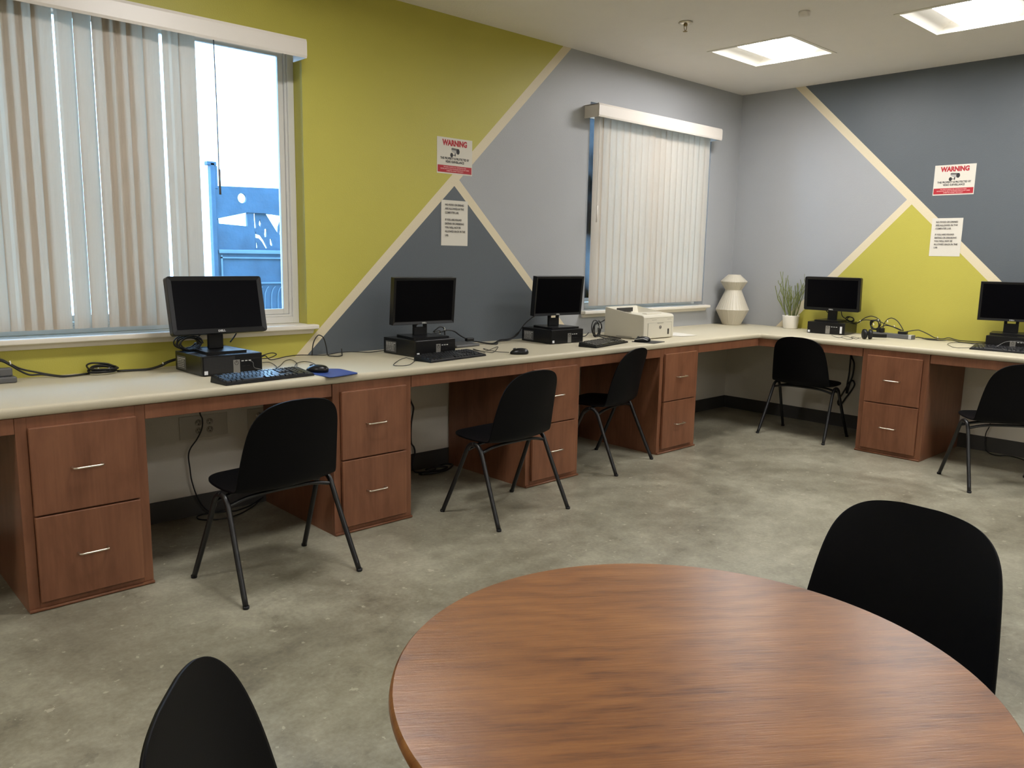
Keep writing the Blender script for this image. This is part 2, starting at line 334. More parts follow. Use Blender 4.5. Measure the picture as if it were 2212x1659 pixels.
# ------------------------------------------------------------------ windows and blinds
def window(n, W, mid):
    x0, x1, z0, z1 = W
    root = bpy.data.objects.new('window_%d' % n, None); C.objects.link(root); root.location = ((x0+x1)/2, .1, z0); root['kind'] = 'structure'
    ox, oz = root.location.x, root.location.z; oy = .1
    def fr(bm, a, b, c, d, wd, y0, y1):
        box(bm, a, a+wd, y0, y1, c, d, .002, 1); box(bm, b-wd, b, y0, y1, c, d, .002, 1); box(bm, a+wd, b-wd, y0, y1, c, c+wd, .002, 1); box(bm, a+wd, b-wd, y0, y1, d-wd, d, .002, 1)
    a, b, c, d = x0-ox+.001, x1-ox-.001, .001, z1-z0-.001
    bm = bmesh.new(); fr(bm, a, b, c, d, .036, -.012, .05); fr(bm, a+.036, b-.036, c+.036, d-.036, .012, .0, .045); obj('window_frame', bm, 'vinyl', root)
    bm = bmesh.new(); m = mid-ox; fr(bm, m-.02, b-.049, c+.049, d-.049, .030, .012, .036); fr(bm, a+.049, m+.02, c+.049, d-.049, .030, .037, .05); obj('sash', bm, 'vinyl', root)
    B('pane', m, b-.07, .022, .026, c+.07, d-.07, 'glass', root); B('pane', a+.07, m, .041, .045, c+.07, d-.07, 'glass', root)
    bm = bmesh.new(); box(bm, x0-ox-.045, x1-ox+.045, -.155, -.101, -.026, -.001, .006, 3); box(bm, x0-ox+.001, x1-ox-.001, -.102, -.012, -.02, .0005)
    # moulded apron under the stool
    prof = [(-.1, -.052), (-.112, -.052), (-.116, -.046), (-.122, -.034), (-.132, -.026), (-.1, -.026)]
    e0, e1 = x0-ox-.028, x1-ox+.028
    A_ = [bm.verts.new((e0+(0.0 if i in (0, 5) else .0), p[0], p[1])) for i, p in enumerate(prof)]; B_ = [bm.verts.new((e1, p[0], p[1])) for p in prof]
    for i in range(6): bm.faces.new((A_[i], A_[(i+1) % 6], B_[(i+1) % 6], B_[i]))
    bm.faces.new(A_); bm.faces.new(B_); obj('window_sill', bm, 'white', root)
    return root
window(1, W1, -5.2); window(2, W2, -1.25)

def blind(name, label, x0, x1, v0, v1, zt, zb, slats, ang, seed, wand_x, wand_z, cord=False, sw=.089):
    """slats: x centres; v0..v1 valance ends"""
    rnd = random.Random(seed)
    t = thing(name, label, 'window blind', ((v0+v1)/2, -.04, zt))
    ox = (v0+v1)/2; oy = -.04; oz = zt
    bm = bmesh.new()    # valance: front board, top curve and end returns
    prof = [(-.096, 0), (-.100, .012), (-.100, .078), (-.094, .092), (-.084, .094), (-.084, .088), (-.092, .076), (-.092, .002)]
    A_ = [bm.verts.new((v0-ox, p[0], p[1])) for p in prof]; B_ = [bm.verts.new((v1-ox, p[0], p[1])) for p in prof]; n = len(prof)
    for i in range(n): bm.faces.new((A_[i], A_[(i+1) % n], B_[(i+1) % n], B_[i]))
    bm.faces.new(A_); bm.faces.new(B_)
    for e in (v0-ox, v1-ox-.006): box(bm, e, e+.006, -.092, .039, .0, .088, .001, 1)
    box(bm, v0-ox, v1-ox, -.09, .039, .083, .089)
    obj('valance', bm, 'valance', t)
    B('head_rail', x0-ox-.02, x1-ox+.01, -.02, .022, .035, .078, 'valance', t, .002)
    L = zt+.04-zb
    for i, x in enumerate(slats):
        a = R(ang[i]) if isinstance(ang, list) else ang+rnd.uniform(-.06, .06)
        bm = bmesh.new(); nseg = 6; rows = []
        for k in range(nseg+1):
            s = (k/nseg-.5)*sw; b = .006*(1-(2*s/sw)**2)
            rows.append((s, b))
        vs = [[bm.verts.new((s*math.cos(a)+b*math.sin(a), -s*math.sin(a)*-1-b*math.cos(a)*1.0, z)) for s, b in rows] for z in (zb-oz, zt+.035-oz)]
        for k in range(nseg):
            f = bm.faces.new((vs[0][k], vs[0][k+1], vs[1][k+1], vs[1][k]))
        bmesh.ops.solidify(bm, geom=bm.faces[:], thickness=.0012)
        obj('slat', bm, 'blind', t, (x-ox, rnd.uniform(-.002, .002), 0))
    bm = bmesh.new(); wx = wand_x-ox
    tube(bm, [(wx, -.052, .02), (wx+.003, -.052, -.3), (wx+.002, -.052, -.6), (wx+.004, -.052, wand_z-oz+.12)], .0028, 6); tube(bm, [(wx+.004, -.052, wand_z-oz+.12), (wx+.004, -.052, wand_z-oz)], .0055, 8, smooth=1)
    obj('wand', bm, 'grey' if not cord else 'valance', t)
    return t
e1 = [-4.839, -4.913, -5.002, -5.071, -5.125, -5.170, -5.214, -5.289, -5.362, -5.445, -5.506, -5.556, -5.607, -5.68, -5.755, -5.83, -5.905, -5.98, -6.055]
a1 = [1, 3, 11, 9, 2, 3, 10, 13, 14.5, 4, 2, 1, 3, 12, 3, 2, 11, 3, 2]
s1 = [x-.0395 for x in e1]
blind('vertical_blind', 'long vertical blind drawn partly across the big window, its right end open', -6.12, -4.83, -6.2, -4.305, 2.325, .992, s1, a1, 1, -4.77, 1.62, sw=.0792)
s2 = [-.57-.0755*i for i in range(19)]
blind('vertical_blind', 'smaller fully closed vertical blind on the light blue grey wall above the printer', -1.98, -.53, -2.048, -.498, 2.325, .992, s2, R(-13), 2, -1.985, 1.60, True)

# ------------------------------------------------------------------ outside the window
struct(B('ground', -14, 8, .17, 14, -.12, -.06, 'outground'))
def outdoor():
    t = thing('metal_gate', 'weathered metal structure, blue daylight cast in its colour, with a round hole and cut out openings outside the window', 'gate', (-3.4, 2.5, -.06))
    ox, oy, oz = -3.4, 2.5, -.06
    def poly_panel(name, outer, holes, th, mat, y):
        cu = bpy.data.curves.new(name, 'CURVE'); cu.dimensions = '2D'; cu.fill_mode = 'BOTH'; cu.extrude = th/2
        for pts in [outer]+holes:
            s = cu.splines.new('POLY'); s.points.add(len(pts)-1); s.use_cyclic_u = True
            for p, q in zip(s.points, pts): p.co = (q[0]-ox, q[1]-oz, 0, 1)
        tmp = bpy.data.objects.new('tmp', cu); C.objects.link(tmp); dg = bpy.context.evaluated_depsgraph_get(); me = bpy.data.meshes.new_from_object(tmp.evaluated_get(dg)); bpy.data.objects.remove(tmp)
        me.name = name; me.materials.clear(); me.materials.append(M[mat]); o = bpy.data.objects.new(name, me); C.objects.link(o); o.rotation_euler = (R(90), 0, 0); o.location = (0, y, 0); o.parent = t; return o
    circ = [(-3.472+.038*math.cos(a*PI/12), 1.778+.04*math.sin(a*PI/12)) for a in range(24)]
    sc_ = 4.484; 
    def q(px, py):   # sketch coordinates of the openings mapped on the panel
        x = -3.757+(px-105)/sc_*.00402; z = 2.043-(py-90)/sc_*.00392; return (x, z)
    poly_panel('top_plate', [(-3.70, 1.60), (-3.70, 1.862), (-2.4, 1.90), (-2.4, 1.58), (-3.28, 1.665), (-3.43, 1.664)], [circ], .03, 'outmetal', 0)
    poly_panel('side_plate', [(-3.70, 1.36), (-3.70, 1.60), (-3.678, 1.627), (-3.672, 1.565), (-3.43, 1.552), (-3.43, 1.664), (-3.37, 1.67), (-3.37, 1.36)], [], .03, 'outmetal', .01)
    holes = [[(-3.365, 1.66), (-3.35, 1.66), (-3.345, 1.54), (-3.36, 1.54)], [(-3.31, 1.62), (-3.298, 1.58), (-3.308, 1.545), (-3.322, 1.575)], [(-3.27, 1.535), (-3.25, 1.535), (-3.255, 1.47), (-3.27, 1.465), (-3.275, 1.49)],
             [(-3.355, 1.51), (-3.345, 1.49), (-3.31, 1.48), (-3.28, 1.44), (-3.25, 1.375), (-3.265, 1.373), (-3.3, 1.43), (-3.325, 1.455), (-3.355, 1.46)], [(-3.225, 1.46), (-3.21, 1.45), (-3.2, 1.4), (-3.215, 1.392), (-3.225, 1.41)], [(-3.35, 1.42), (-3.34, 1.42), (-3.337, 1.375), (-3.35, 1.375)],
             [(-3.255, 1.66), (-3.15, 1.50), (-3.145, 1.56), (-3.10, 1.655)], [(-3.135, 1.49), (-3.11, 1.50), (-3.11, 1.57), (-3.13, 1.55)]]
    poly_panel('cut_out_panel', [(-3.37, 1.36), (-3.37, 1.668), (-2.4, 1.66), (-2.4, 1.36)], holes, .02, 'outmetal', .02)
    B('lower_panel', -.30, 1.0, -.01, .03, .05, 1.42, 'outmetal', t, .004)
    bm = bmesh.new()
    box(bm, -.29, 1.0, -.03, -.01, 1.385, 1.415, .004, 1); box(bm, -.275, -.262, -.026, -.01, .06, 1.37); box(bm, -.275, 1.0, -.026, -.01, 1.345, 1.357); box(bm, -.275, 1.0, -.026, -.01, 1.135, 1.148); box(bm, .265, .275, -.026, -.01, .06, 1.345)
    obj('panel_frame', bm, 'outmetal2', t)
    bm = bmesh.new()
    for i in range(8): tube(bm, [(-.2+i*.06, -.014, .7), (-.2+i*.06, -.016, 1.0), (-.185+i*.06, -.016, 1.08), (-.16+i*.06, -.014, 1.11)], .004, 6)
    obj('wavy_rib', bm, 'outmetal2', t)
    bm = bmesh.new(); box(bm, -.335, -.30, -.03, .03, 0, 2.10, .004, 1); box(bm, -.30, -.275, -.02, .02, 1.9, 2.08, .003, 1); box(bm, -.36, -.285, -.03, .03, 2.08, 2.11, .003, 1); obj('post', bm, 'outmetal', t)
    return t
outdoor()

# ------------------------------------------------------------------ ceiling fixtures
def troffer():
    t = thing('ceiling_light', '', 'ceiling light', (0, 0, HC), 0)
    h = HALF
    bm = bmesh.new(); fr = h+.012
    for a in ((-fr, -h+.012, -fr, fr), (h-.012, fr, -fr, fr), (-h+.012, h-.012, -fr, -h+.012), (-h+.012, h-.012, h-.012, fr)): box(bm, *a, -.004, -.0005)
    obj('frame', bm, 'troffer', t)
    bm = bmesh.new(); k = h-.001
    for a in ((-k, -k+.004, -k, k), (k-.004, k, -k, k), (-k, k, -k, -k+.004), (-k, k, k-.004, k)): box(bm, *a, 0, .128)
    box(bm, -k, k, -k, k, .124, .128); obj('housing', bm, 'troffer', t)
    for s in (-1, 1):   # two curved reflector wings
        bm = bmesh.new(); n = 8; rows = []
        for i in range(n+1):
            u = i/n; x = s*(h-.008-u*(h-.008-.15)); z = .002+.075*math.sin(u*PI/2); rows.append([bm.verts.new((x, y, z)) for y in (-h+.006, h-.006)])
        for i in range(n): f = bm.faces.new((rows[i][0], rows[i+1][0], rows[i+1][1], rows[i][1])); f.smooth = True
        obj('reflector', bm, 'troffer', t)
    bm = bmesh.new(); n = 8; rows = []
    for i in range(n+1):
        u = -1+2*i/n; rows.append([bm.verts.new((.145*u, y, .022-.010*(1-u*u))) for y in (-h+.006, h-.006)])
    for i in range(n): f = bm.faces.new((rows[i][0], rows[i+1][0], rows[i+1][1], rows[i][1])); f.smooth = True
    obj('lens', bm, 'lens', t)
    bm = bmesh.new()
    for q in (-1, 1): box(bm, min(q*.145, q*.149), max(q*.145, q*.149), -h+.006, h-.006, .022, .075)
    obj('lens_glow_side', bm, 'lens_glow_side', t)
    return t
tl = ['lit square ceiling light nearest the room corner', 'lit square ceiling light at the top right edge, cut by the frame', 'third ceiling light along the right wall, outside the photo', 'fourth ceiling light along the right wall', 'ceiling light above the middle of the room beside the table', 'ceiling light over the room behind the camera', 'ceiling light by the left end of the window wall', 'ceiling light behind the camera on the left', 'ceiling light near the front wall']
first = troffer()
for i, (x, y) in enumerate(LIGHTS):
    if i == 0: first.location = (x, y, HC); first.rotation_euler = (0, 0, R(90)); first['label'] = tl[0]; first['group'] = 'recessed square ceiling lights'
    else: dup(first, (x, y, HC), R(90), tl[i], 'recessed square ceiling lights')
t = thing('fire_sprinkler', 'small metal fire sprinkler head with pale round plate on the ceiling', 'sprinkler', (-2.186, -.931, HC))
bm = bmesh.new(); lathe(bm, [(.0, -.001), (.042, -.001), (.044, -.004), (.02, -.010), (.0, -.010)], 24); obj('escutcheon', bm, 'metal', t)
bm = bmesh.new(); lathe(bm, [(.0, -.008), (.012, -.010), (.012, -.022), (.0, -.022)], 12); tube(bm, [(-.011, 0, -.02), (-.013, 0, -.036), (0, 0, -.052)], .002, 6); tube(bm, [(.011, 0, -.02), (.013, 0, -.036), (0, 0, -.052)], .002, 6); lathe(bm, [(0, -.052), (.014, -.053), (.014, -.055), (0, -.055)], 12); obj('head', bm, 'bulb', t)
bm = bmesh.new(); lathe(bm, [(.0, 0), (.032, 0), (.033, -.010), (.03, -.028), (.0, -.031)], 28); tag(obj('smoke_detector', bm, 'ceiling', loc=(-1.898, -1.548, HC-.0005)), 'small pale round detector on the ceiling left of the lights', 'detector')

# ------------------------------------------------------------------ worktop
def worktop():
    t = thing('countertop', 'long L shaped cream laminate countertop running along both walls', 'countertop', (-D, -D, HB))
    o3 = Vector((-D, -D, HB)); xl, yr = -8.2, -4.3
    prof = [(.05, HB), (.012, HB), (.004, HB+.002), (.0, HB+.008), (.0, HB+.026), (.002, HB+.034), (.007, HB+.0378), (.016, HB+.0392), (.028, HB+.0393), (.042, T), (.06, T), (D-.001, T), (D-.001, HB), (.05, HB)]
    bm = bmesh.new(); rings = []
    for d, z in prof:
        c = .02 if d < .1 else 0   # eased inner corner
        cc = max(0, c)
        pts = [(xl, -D+d, z), (-D+d-cc, -D+d, z), (-D+d-cc*.3, -D+d-cc*.3, z), (-D+d, -D+d-cc, z), (-D+d, yr, z)]
        rings.append([bm.verts.new(Vector(p)-o3) for p in pts])
    for A_, B_ in zip(rings[:-1], rings[1:]):
        for k in range(4):
            f = bm.faces.new((A_[k], A_[k+1], B_[k+1], B_[k])); f.smooth = True
    bm.faces.new([r[0] for r in rings[:-1]]); bm.faces.new([r[-1] for r in rings[:-1]])
    bmesh.ops.remove_doubles(bm, verts=bm.verts, dist=1e-6)
    o = obj('worktop_slab', bm, 'counter', t)
    for p in o.data.polygons: p.use_smooth = True
    m = o.modifiers.new('edge', 'EDGE_SPLIT'); m.split_angle = R(50)
    ends = [(xl, -5.834)]+[(a[1]+.001, b[0]-.001) for a, b in zip(CAB_X[:-1], CAB_X[1:])]+[(-1.559, -DC-.0)]
    for a, b in ends: B('apron', a-o3.x, b-o3.x, -DC-o3.y, -DC+.02-o3.y, .684-HB, -.0005, 'wood', t, .0015, 1, label='stained wood apron board under the counter')
    for a, b in [(-1.555, -DC+.021), (yr, -2.0145)]: B('apron', -DC-o3.x, -DC+.02-o3.x, a-o3.y, b-o3.y, .684-HB, -.0005, 'wood', t, .0015, 1, label='stained wood apron board under the counter')
    for x in (-8.15,): B('side_panel', x-o3.x, x+.02-o3.x, -DC-o3.y, -.012-o3.y, -HB, -.0005, 'wood', t)
    for y in (-4.25,): B('side_panel', -DC-o3.x, -.012-o3.x, y-o3.y, y+.02-o3.y, -HB, -.0005, 'wood', t)
    return t
worktop()

def cabinet():
    """local frame: front faces -y, origin at floor, centre of face"""
    w = .449/2
    t = thing('drawer_cabinet', '', 'cabinet', (0, 0, 0))
    bm = bmesh.new()
    box(bm, -w, -w+.018, 0.019, DC-.012, 0, HB-.001); box(bm, w-.018, w, .019, DC-.012, 0, HB-.001); box(bm, -w+.018, w-.018, .3, .31, 0.02, HB-.001)
    box(bm, -w, -w+.038, 0, .019, 0, HB-.001, .001, 1); box(bm, w-.038, w, 0, .019, 0, HB-.001, .001, 1); box(bm, -w+.038, w-.038, 0, .019, HB-.06, HB-.001); box(bm, -w+.038, w-.038, 0, .019, 0, .06); box(bm, -w+.038, w-.038, 0, .019, .34, .40)
    obj('body', bm, 'wood', t)
    for z0, z1 in ((.372, .703), (.036, .366)):
        d = B('drawer', -.186, .186, -.019, -.0005, z0, z1, 'wood', t, .003, 2)
        zz = z0+.165; bm = bmesh.new(); tube(bm, [(-.052, -.018, zz), (-.052, -.036, zz), (-.045, -.045, zz), (0, -.0455, zz), (.045, -.045, zz), (.052, -.036, zz), (.052, -.018, zz)], .0038, 8, smooth=4)
        obj('handle', bm, 'metal', d, label='curved nickel drawer handle')
    bm = bmesh.new(); tube(bm, [(-w, -.007, .007), (w, -.007, .007)], .0069, 8, smooth=1); obj('base_moulding', bm, 'wood', t)
    return t
cab = cabinet(); G_CAB = 'two drawer cabinets under the counter'
cl = ['stained wood two drawer cabinet at the far left of the frame, nearest the viewer', 'stained wood two drawer cabinet right of the nearest desk chair, below the navy mouse mat', 'stained wood two drawer cabinet partly hidden behind the second desk chair', 'stained wood two drawer cabinet right of the third desk chair, under the printer']
for i, (a, b) in enumerate(CAB_X):
    p = ((a+b)/2, -DC, 0)
    if i == 0: cab.location = p; cab['label'] = cl[0]; cab['group'] = G_CAB
    else: dup(cab, p, 0, cl[i], G_CAB)
dup(cab, (-DC, (CAB_Y[0][0]+CAB_Y[0][1])/2, 0), R(-90), 'stained wood two drawer cabinet under the right wall counter, between two desk chairs', G_CAB)

# ------------------------------------------------------------------ chairs
def chair():
    t = thing('shell_chair', '', 'chair', (0, 0, 0))
    rows = [(.236, .417, .075, 0, 0), (.234, .423, .125, -.1, 0), (.219, .424, .172, -.25, 0), (.182, .421, .203, -.1, 0), (.125, .415, .220, .1, 0), (.055, .408, .229, .3, 0), (-.015, .403, .232, .5, 0), (-.07, .402, .232, .6, .1),
            (-.112, .411, .231, .4, .5), (-.138, .434, .229, .15, .85), (-.150, .475, .226, 0, 1), (-.160, .53, .221, 0, 1), (-.171, .59, .214, 0, 1), (-.181, .64, .207, 0, .95), (-.190, .685, .198, 0, .85), (-.197, .722, .182, 0, .7), (-.202, .750, .157, 0, .5), (-.205, .768, .124, 0, .3), (-.2065, .7775, .085, 0, .15), (-.2075, .782, .042, 0, .05)]
    bm = bmesh.new(); nu = 14; V = []
    for y, z, hw, lift, wrap in rows:
        r = []
        for k in range(nu+1):
            u = -1+2*k/nu; s = math.sin(u*PI/2)*.35+u*.65; x = s*hw; q = (abs(x)/.23)**2.2
            r.append(bm.verts.new((x, y+.045*wrap*q, z+.03*lift*q)))
        V.append(r)
    for A_, B_ in zip(V[:-1], V[1:]):
        for k in range(nu): f = bm.faces.new((A_[k], A_[k+1], B_[k+1], B_[k])); f.smooth = True
    o = obj('seat_shell', bm, 'shell', t)
    m = o.modifiers.new('sub', 'SUBSURF'); m.levels = 1; m.render_levels = 2
    m = o.modifiers.new('thick', 'SOLIDIFY'); m.thickness = .007; m.offset = 0
    for p in o.data.polygons: p.use_smooth = True
    for sx in (-1, 1):
        for sy in (1, -1):
            bm = bmesh.new()
            tube(bm, [(sx*.265, sy*.212, .0035), (sx*.2555, sy*.155, .13), (sx*.246, sy*.098, .26), (sx*.2405, sy*.062, .345), (sx*.2395, sy*.046, .376), (sx*.2385, sy*.027, .394), (sx*.238, 0, .401)], .0112, 10, smooth=4)
            lg = obj('leg', bm, 'legmetal', t)
            bm = bmesh.new(); lathe(bm, [(.0, 0), (.0118, 0), (.0125, .002), (.0125, .012), (.0, .012)], 12, sx*.265, sy*.212); obj('foot_cap', bm, 'plastic', lg)
    for y, yy in ((.05, .05), (-.05, -.05)):
        bm = bmesh.new(); tube(bm, [(-.2395, y, .362), (-.215, y, .368), (-.16, y, .380), (-.08, y, .386), (.08, y, .386), (.16, y, .380), (.215, y, .368), (.2395, y, .362)], .0085, 8, smooth=4); obj('cross_tube', bm, 'legmetal', t)
    return t
ch = chair(); G_CH = 'black shell chairs'
chairs = [((-4.962, -.982), 4.3, 'black plastic shell chair in front of the nearest computer, between the first two drawer cabinets'),
 ((-3.635, -.964), 3.1, 'black shell chair in front of the second computer, hiding part of a drawer cabinet'),
 ((-2.434, -.640), 13, 'black shell chair turned sideways, tucked in front of the computer left of the printer'),
 ((-.572, -1.068), -88, 'black shell chair facing the right wall beside the inner corner of the counter'),
 ((-.946, -2.555), -48.6, 'black shell chair cut by the right edge of the frame, by the right wall counter'),
 ((-4.689, -3.321), 87.3, 'black shell chair behind the round wooden table, its large back towards the right'),
 ((-5.944, -3.118), -126.2, 'black shell chair at the bottom left, left of the round wooden table')]
for i, ((x, y), a, lab) in enumerate(chairs):
    if i == 0: ch.location = (x, y, 0); ch.rotation_euler = (0, 0, R(a)); ch['label'] = lab; ch['group'] = G_CH
    else: dup(ch, (x, y, 0), R(a), lab, G_CH)

# ------------------------------------------------------------------ round table
TZ = .73; tx, ty, tr = -5.475, -3.3635, .4495
t = thing('round_table', 'round walnut coloured table in the foreground with a rounded dark edge', 'table', (tx, ty, 0))
bm = bmesh.new(); lathe(bm, [(.0, TZ-.028), (tr-.014, TZ-.028), (tr-.004, TZ-.022), (tr, TZ-.012), (tr-.002, TZ-.004), (tr-.006, TZ), (tr-.05, TZ), (0, TZ)], 128, cap=False); bmesh.ops.remove_doubles(bm, verts=bm.verts, dist=1e-6)
o = obj('tabletop', bm, 'table', t); m = o.modifiers.new('e', 'EDGE_SPLIT'); m.split_angle = R(40)
bm = bmesh.new(); lathe(bm, [(0, .03), (.04, .03), (.036, .05), (.036, TZ-.06), (.1, TZ-.045), (.14, TZ-.0285), (0, TZ-.0285)], 32); obj('column', bm, 'legmetal', t)
bm = bmesh.new(); lathe(bm, [(0, 0), (.27, 0), (.275, .006), (.25, .016), (.06, .032), (0, .034)], 48); obj('base', bm, 'legmetal', t)

# ------------------------------------------------------------------ desktop computers
def computer(loc, rotz, label, grille=False, side_label=True, barcode=False):
    w, d, h = .292/2, .292/2, .0925
    t = thing('desktop_computer', label, 'computer', loc, rotz, 'black desktop computers lying flat on the counter')
    B('case', -w, w, -d+.012, d, .003, h, 'case', t, .002)
    B('front_bezel', -w, w, -d, -d+.013, .003, h-.001, 'plastic2', t, .0025)
    if grille: B('grille', -w+.006, .01, -d-.0006, -d+.002, .01, h-.008, 'grille', t)
    pp = B('power_panel', .0, .033, -d-.0015, -d+.002, .004, h*.72, 'silver', t, .0005)
    bm = bmesh.new(); tube(bm, [(.0165+.009*math.cos(a*PI/6), -d-.0018, .052+.009*math.sin(a*PI/6)) for a in range(12)], .0009, 6, True, 1); tube(bm, [(.0165, -d-.0018, .052), (.0165, -d-.0018, .064)], .0009, 6, smooth=1); obj('power_button', bm, 'slot', pp)
    for i in range(3): B('usb_port', .041+i*.018, .053+i*.018, -d-.0006, -d+.001, .057, .0615, 'labeltext', t)
    bm = bmesh.new(); box(bm, .04, w-.006, -d-.0004, -d+.001, h*.73, h*.74); box(bm, .045, .06, -d-.0004, -d+.001, .034, .036); box(bm, .068, .083, -d-.0004, -d+.001, .034, .036); obj('front_vent', bm, 'slot', t)
    B('sticker', -w+.007, -w+.024, -d-.0012, -d, .008, .025, 'sticker', t, label='small white square sticker')
    if side_label:
        s = B('side_label', -w-.0006, -w+.0005, .03, d-.02, .012, h-.018, 'label', t, label='grey printed label on the case side')
        bm = bmesh.new(); rnd = random.Random(5)
        for r_ in range(6):
            y = d-.025
            while y > .05:
                l = rnd.uniform(.005, .022); box(bm, -w-.0009, -w-.0005, max(y-l, .034), y, h-.026-r_*.0085-(.004 if r_ < 2 else .0025), h-.026-r_*.0085); y -= l+.004
        obj('label_print', bm, 'labeltext', s)
    if barcode: B('barcode_sticker', w-.036, w-.02, -d-.0012, -d, .012, .066, 'sticker', t, label='white upright barcode sticker')
    return t
def cpos(x, y, a): a = R(a); return (x+math.cos(a)*.146-math.sin(a)*.146, y+math.sin(a)*.146+math.cos(a)*.146, T)
computer(cpos(-5.025, -.431, 2.3), R(2.3), 'flat desktop computer under the nearest monitor, at the sill of the big window', True)
computer(cpos(-3.838, -.43, 3), R(3), 'flat desktop computer under the second monitor, on the dark blue grey triangle side')
computer(cpos(-2.717, -.384, -2), R(-2), 'flat desktop computer under the third monitor, left of the printer')
computer(cpos(-.345, -.93, -83.5), R(-83.5), 'flat desktop computer beside the plant on the right wall counter, white barcode on its front', False, False, True)
computer(cpos(-.389, -2.232, -87), R(-87), 'flat desktop computer at the right edge of the frame', False, False)

def monitor(label, W, H, ctr, yaw, tilt, style, base_yaw=None):
    z0 = T+.0925; n = Vector((-math.sin(R(yaw)), math.cos(R(yaw)), 0))
    bo = .045; bx, by = ctr[0]+n.x*bo, ctr[1]+n.y*bo
    t = thing('monitor', label, 'monitor', (bx, by, z0), R(yaw), 'black monitors standing on the computers')
    zc = ctr[2]-z0
    bz = .022 if style == 'A' else .016; th = .04
    def tr(o): o.location = (0, -bo, zc); o.rotation_euler = (R(-tilt), 0, 0); return o
    # bezel frame with a recessed screen
    bm = bmesh.new(); b = bmesh.new(); bmesh.ops.create_cube(b, size=1)
    for v in b.verts: v.co = Vector((v.co.x*W, v.co.y*th+th/2, v.co.z*H))
    if style == 'A': bmesh.ops.bevel(b, geom=[e for e in b.edges if abs(e.verts[0].co.y-e.verts[1].co.y) > .01], offset=.013, segments=5, profile=.5, affect='EDGES')
    bmesh.ops.bevel(b, geom=[e for e in b.edges if abs(e.verts[0].co.y-e.verts[1].co.y) < .001], offset=.002, segments=2, profile=.5, affect='EDGES')
    b.faces.ensure_lookup_table(); front = min(b.faces, key=lambda f: f.calc_center_median().y if abs(f.normal.y) > .9 else 9)
    bmesh.ops.inset_region(b, faces=[front], thickness=bz, depth=0); 
    bmesh.ops.translate(b, verts=front.verts, vec=(0, .004, .002)); bmesh.ops.inset_region(b, faces=[front], thickness=.001, depth=0)
    merge(bm, b); box(bm, -W*.32, W*.32, th-.001, th+.02, -H*.32, H*.3, .008, 2)
    tr(obj('housing', bm, 'plastic2', t))
    bm = bmesh.new(); box(bm, -W/2+bz+.001, W/2-bz-.001, .0025, .006, -H/2+bz+.003, H/2-bz+.001); tr(obj('screen', bm, 'screen', t))
    lt = text('brand_lettering', 'DELL', .0125 if style == 'A' else .011, 'logo', t, (0, 0, 0), bold=.0006, extr=.0003)
    nn = Vector((0, -.0008, -H/2+bz*.52)); rt = Matrix.Rotation(R(-tilt), 3, 'X') @ nn; lt.location = (W*.0, -bo+rt.y, zc+rt.z); lt.rotation_euler = (R(90-tilt), 0, 0); lt.scale = (1.25, 1, 1)
    nw = .036 if style == 'A' else .045
    bm = bmesh.new(); zt = zc-H/2+.06
    if style == 'A':
        box(bm, -nw, nw, .0, .022, .01, zt, .004, 2)
    else:
        P = [(-nw*1.12, .01), (nw*1.12, .01), (nw*.95, zt-.0), (nw*.5, zt), (-nw*.5, zt), (-nw*.95, zt)]
        box(bm, -nw, nw, .004, .024, .01, zc-H/2-.018, .003, 1); box(bm, -nw, -nw+.02, .004, .024, zc-H/2-.02, zt, .003, 1); box(bm, nw-.02, nw, .004, .024, zc-H/2-.02, zt, .003, 1)
    obj('neck', bm, 'plastic', t)
    bm = bmesh.new(); bw, bd = (.098, .115) if style == 'A' else (.122, .11)
    b = bmesh.new(); bmesh.ops.create_cube(b, size=1)
    for v in b.verts: v.co = Vector((v.co.x*2*bw*(1 if v.co.y < 0 else .88), v.co.y*2*bd-.01, .0065+v.co.z*.012*(1 if v.co.z < 0 else .8)))
    bmesh.ops.bevel(b, geom=[e for e in b.edges if abs(e.verts[0].co.z-e.verts[1].co.z) > .005], offset=.012, segments=4, profile=.5, affect='EDGES'); merge(bm, b)
    obj('stand_base', bm, 'plastic2', t)
    return t
monitor('black widescreen monitor nearest the viewer, in front of the big window, tilted back', .454, .271, (-4.882, -.295, 1.099), -.1, 12.5, 'A')
monitor('second black monitor from the left, square cornered, against the dark blue grey triangle', .414, .267, (-3.678, -.301, 1.085), -4.6, -5, 'B')
monitor('third black monitor from the left, nearest the printer', .417, .262, (-2.544, -.279, 1.089), -5.6, -5.5, 'B')
monitor('black monitor beside the potted plant on the right wall counter', .441, .268, (-.195, -1.039, 1.092), -84.1, -4, 'A')
monitor('black monitor cut off by the right edge of the frame', .414, .267, (-.201, -2.325, 1.10), -75, -2, 'B')

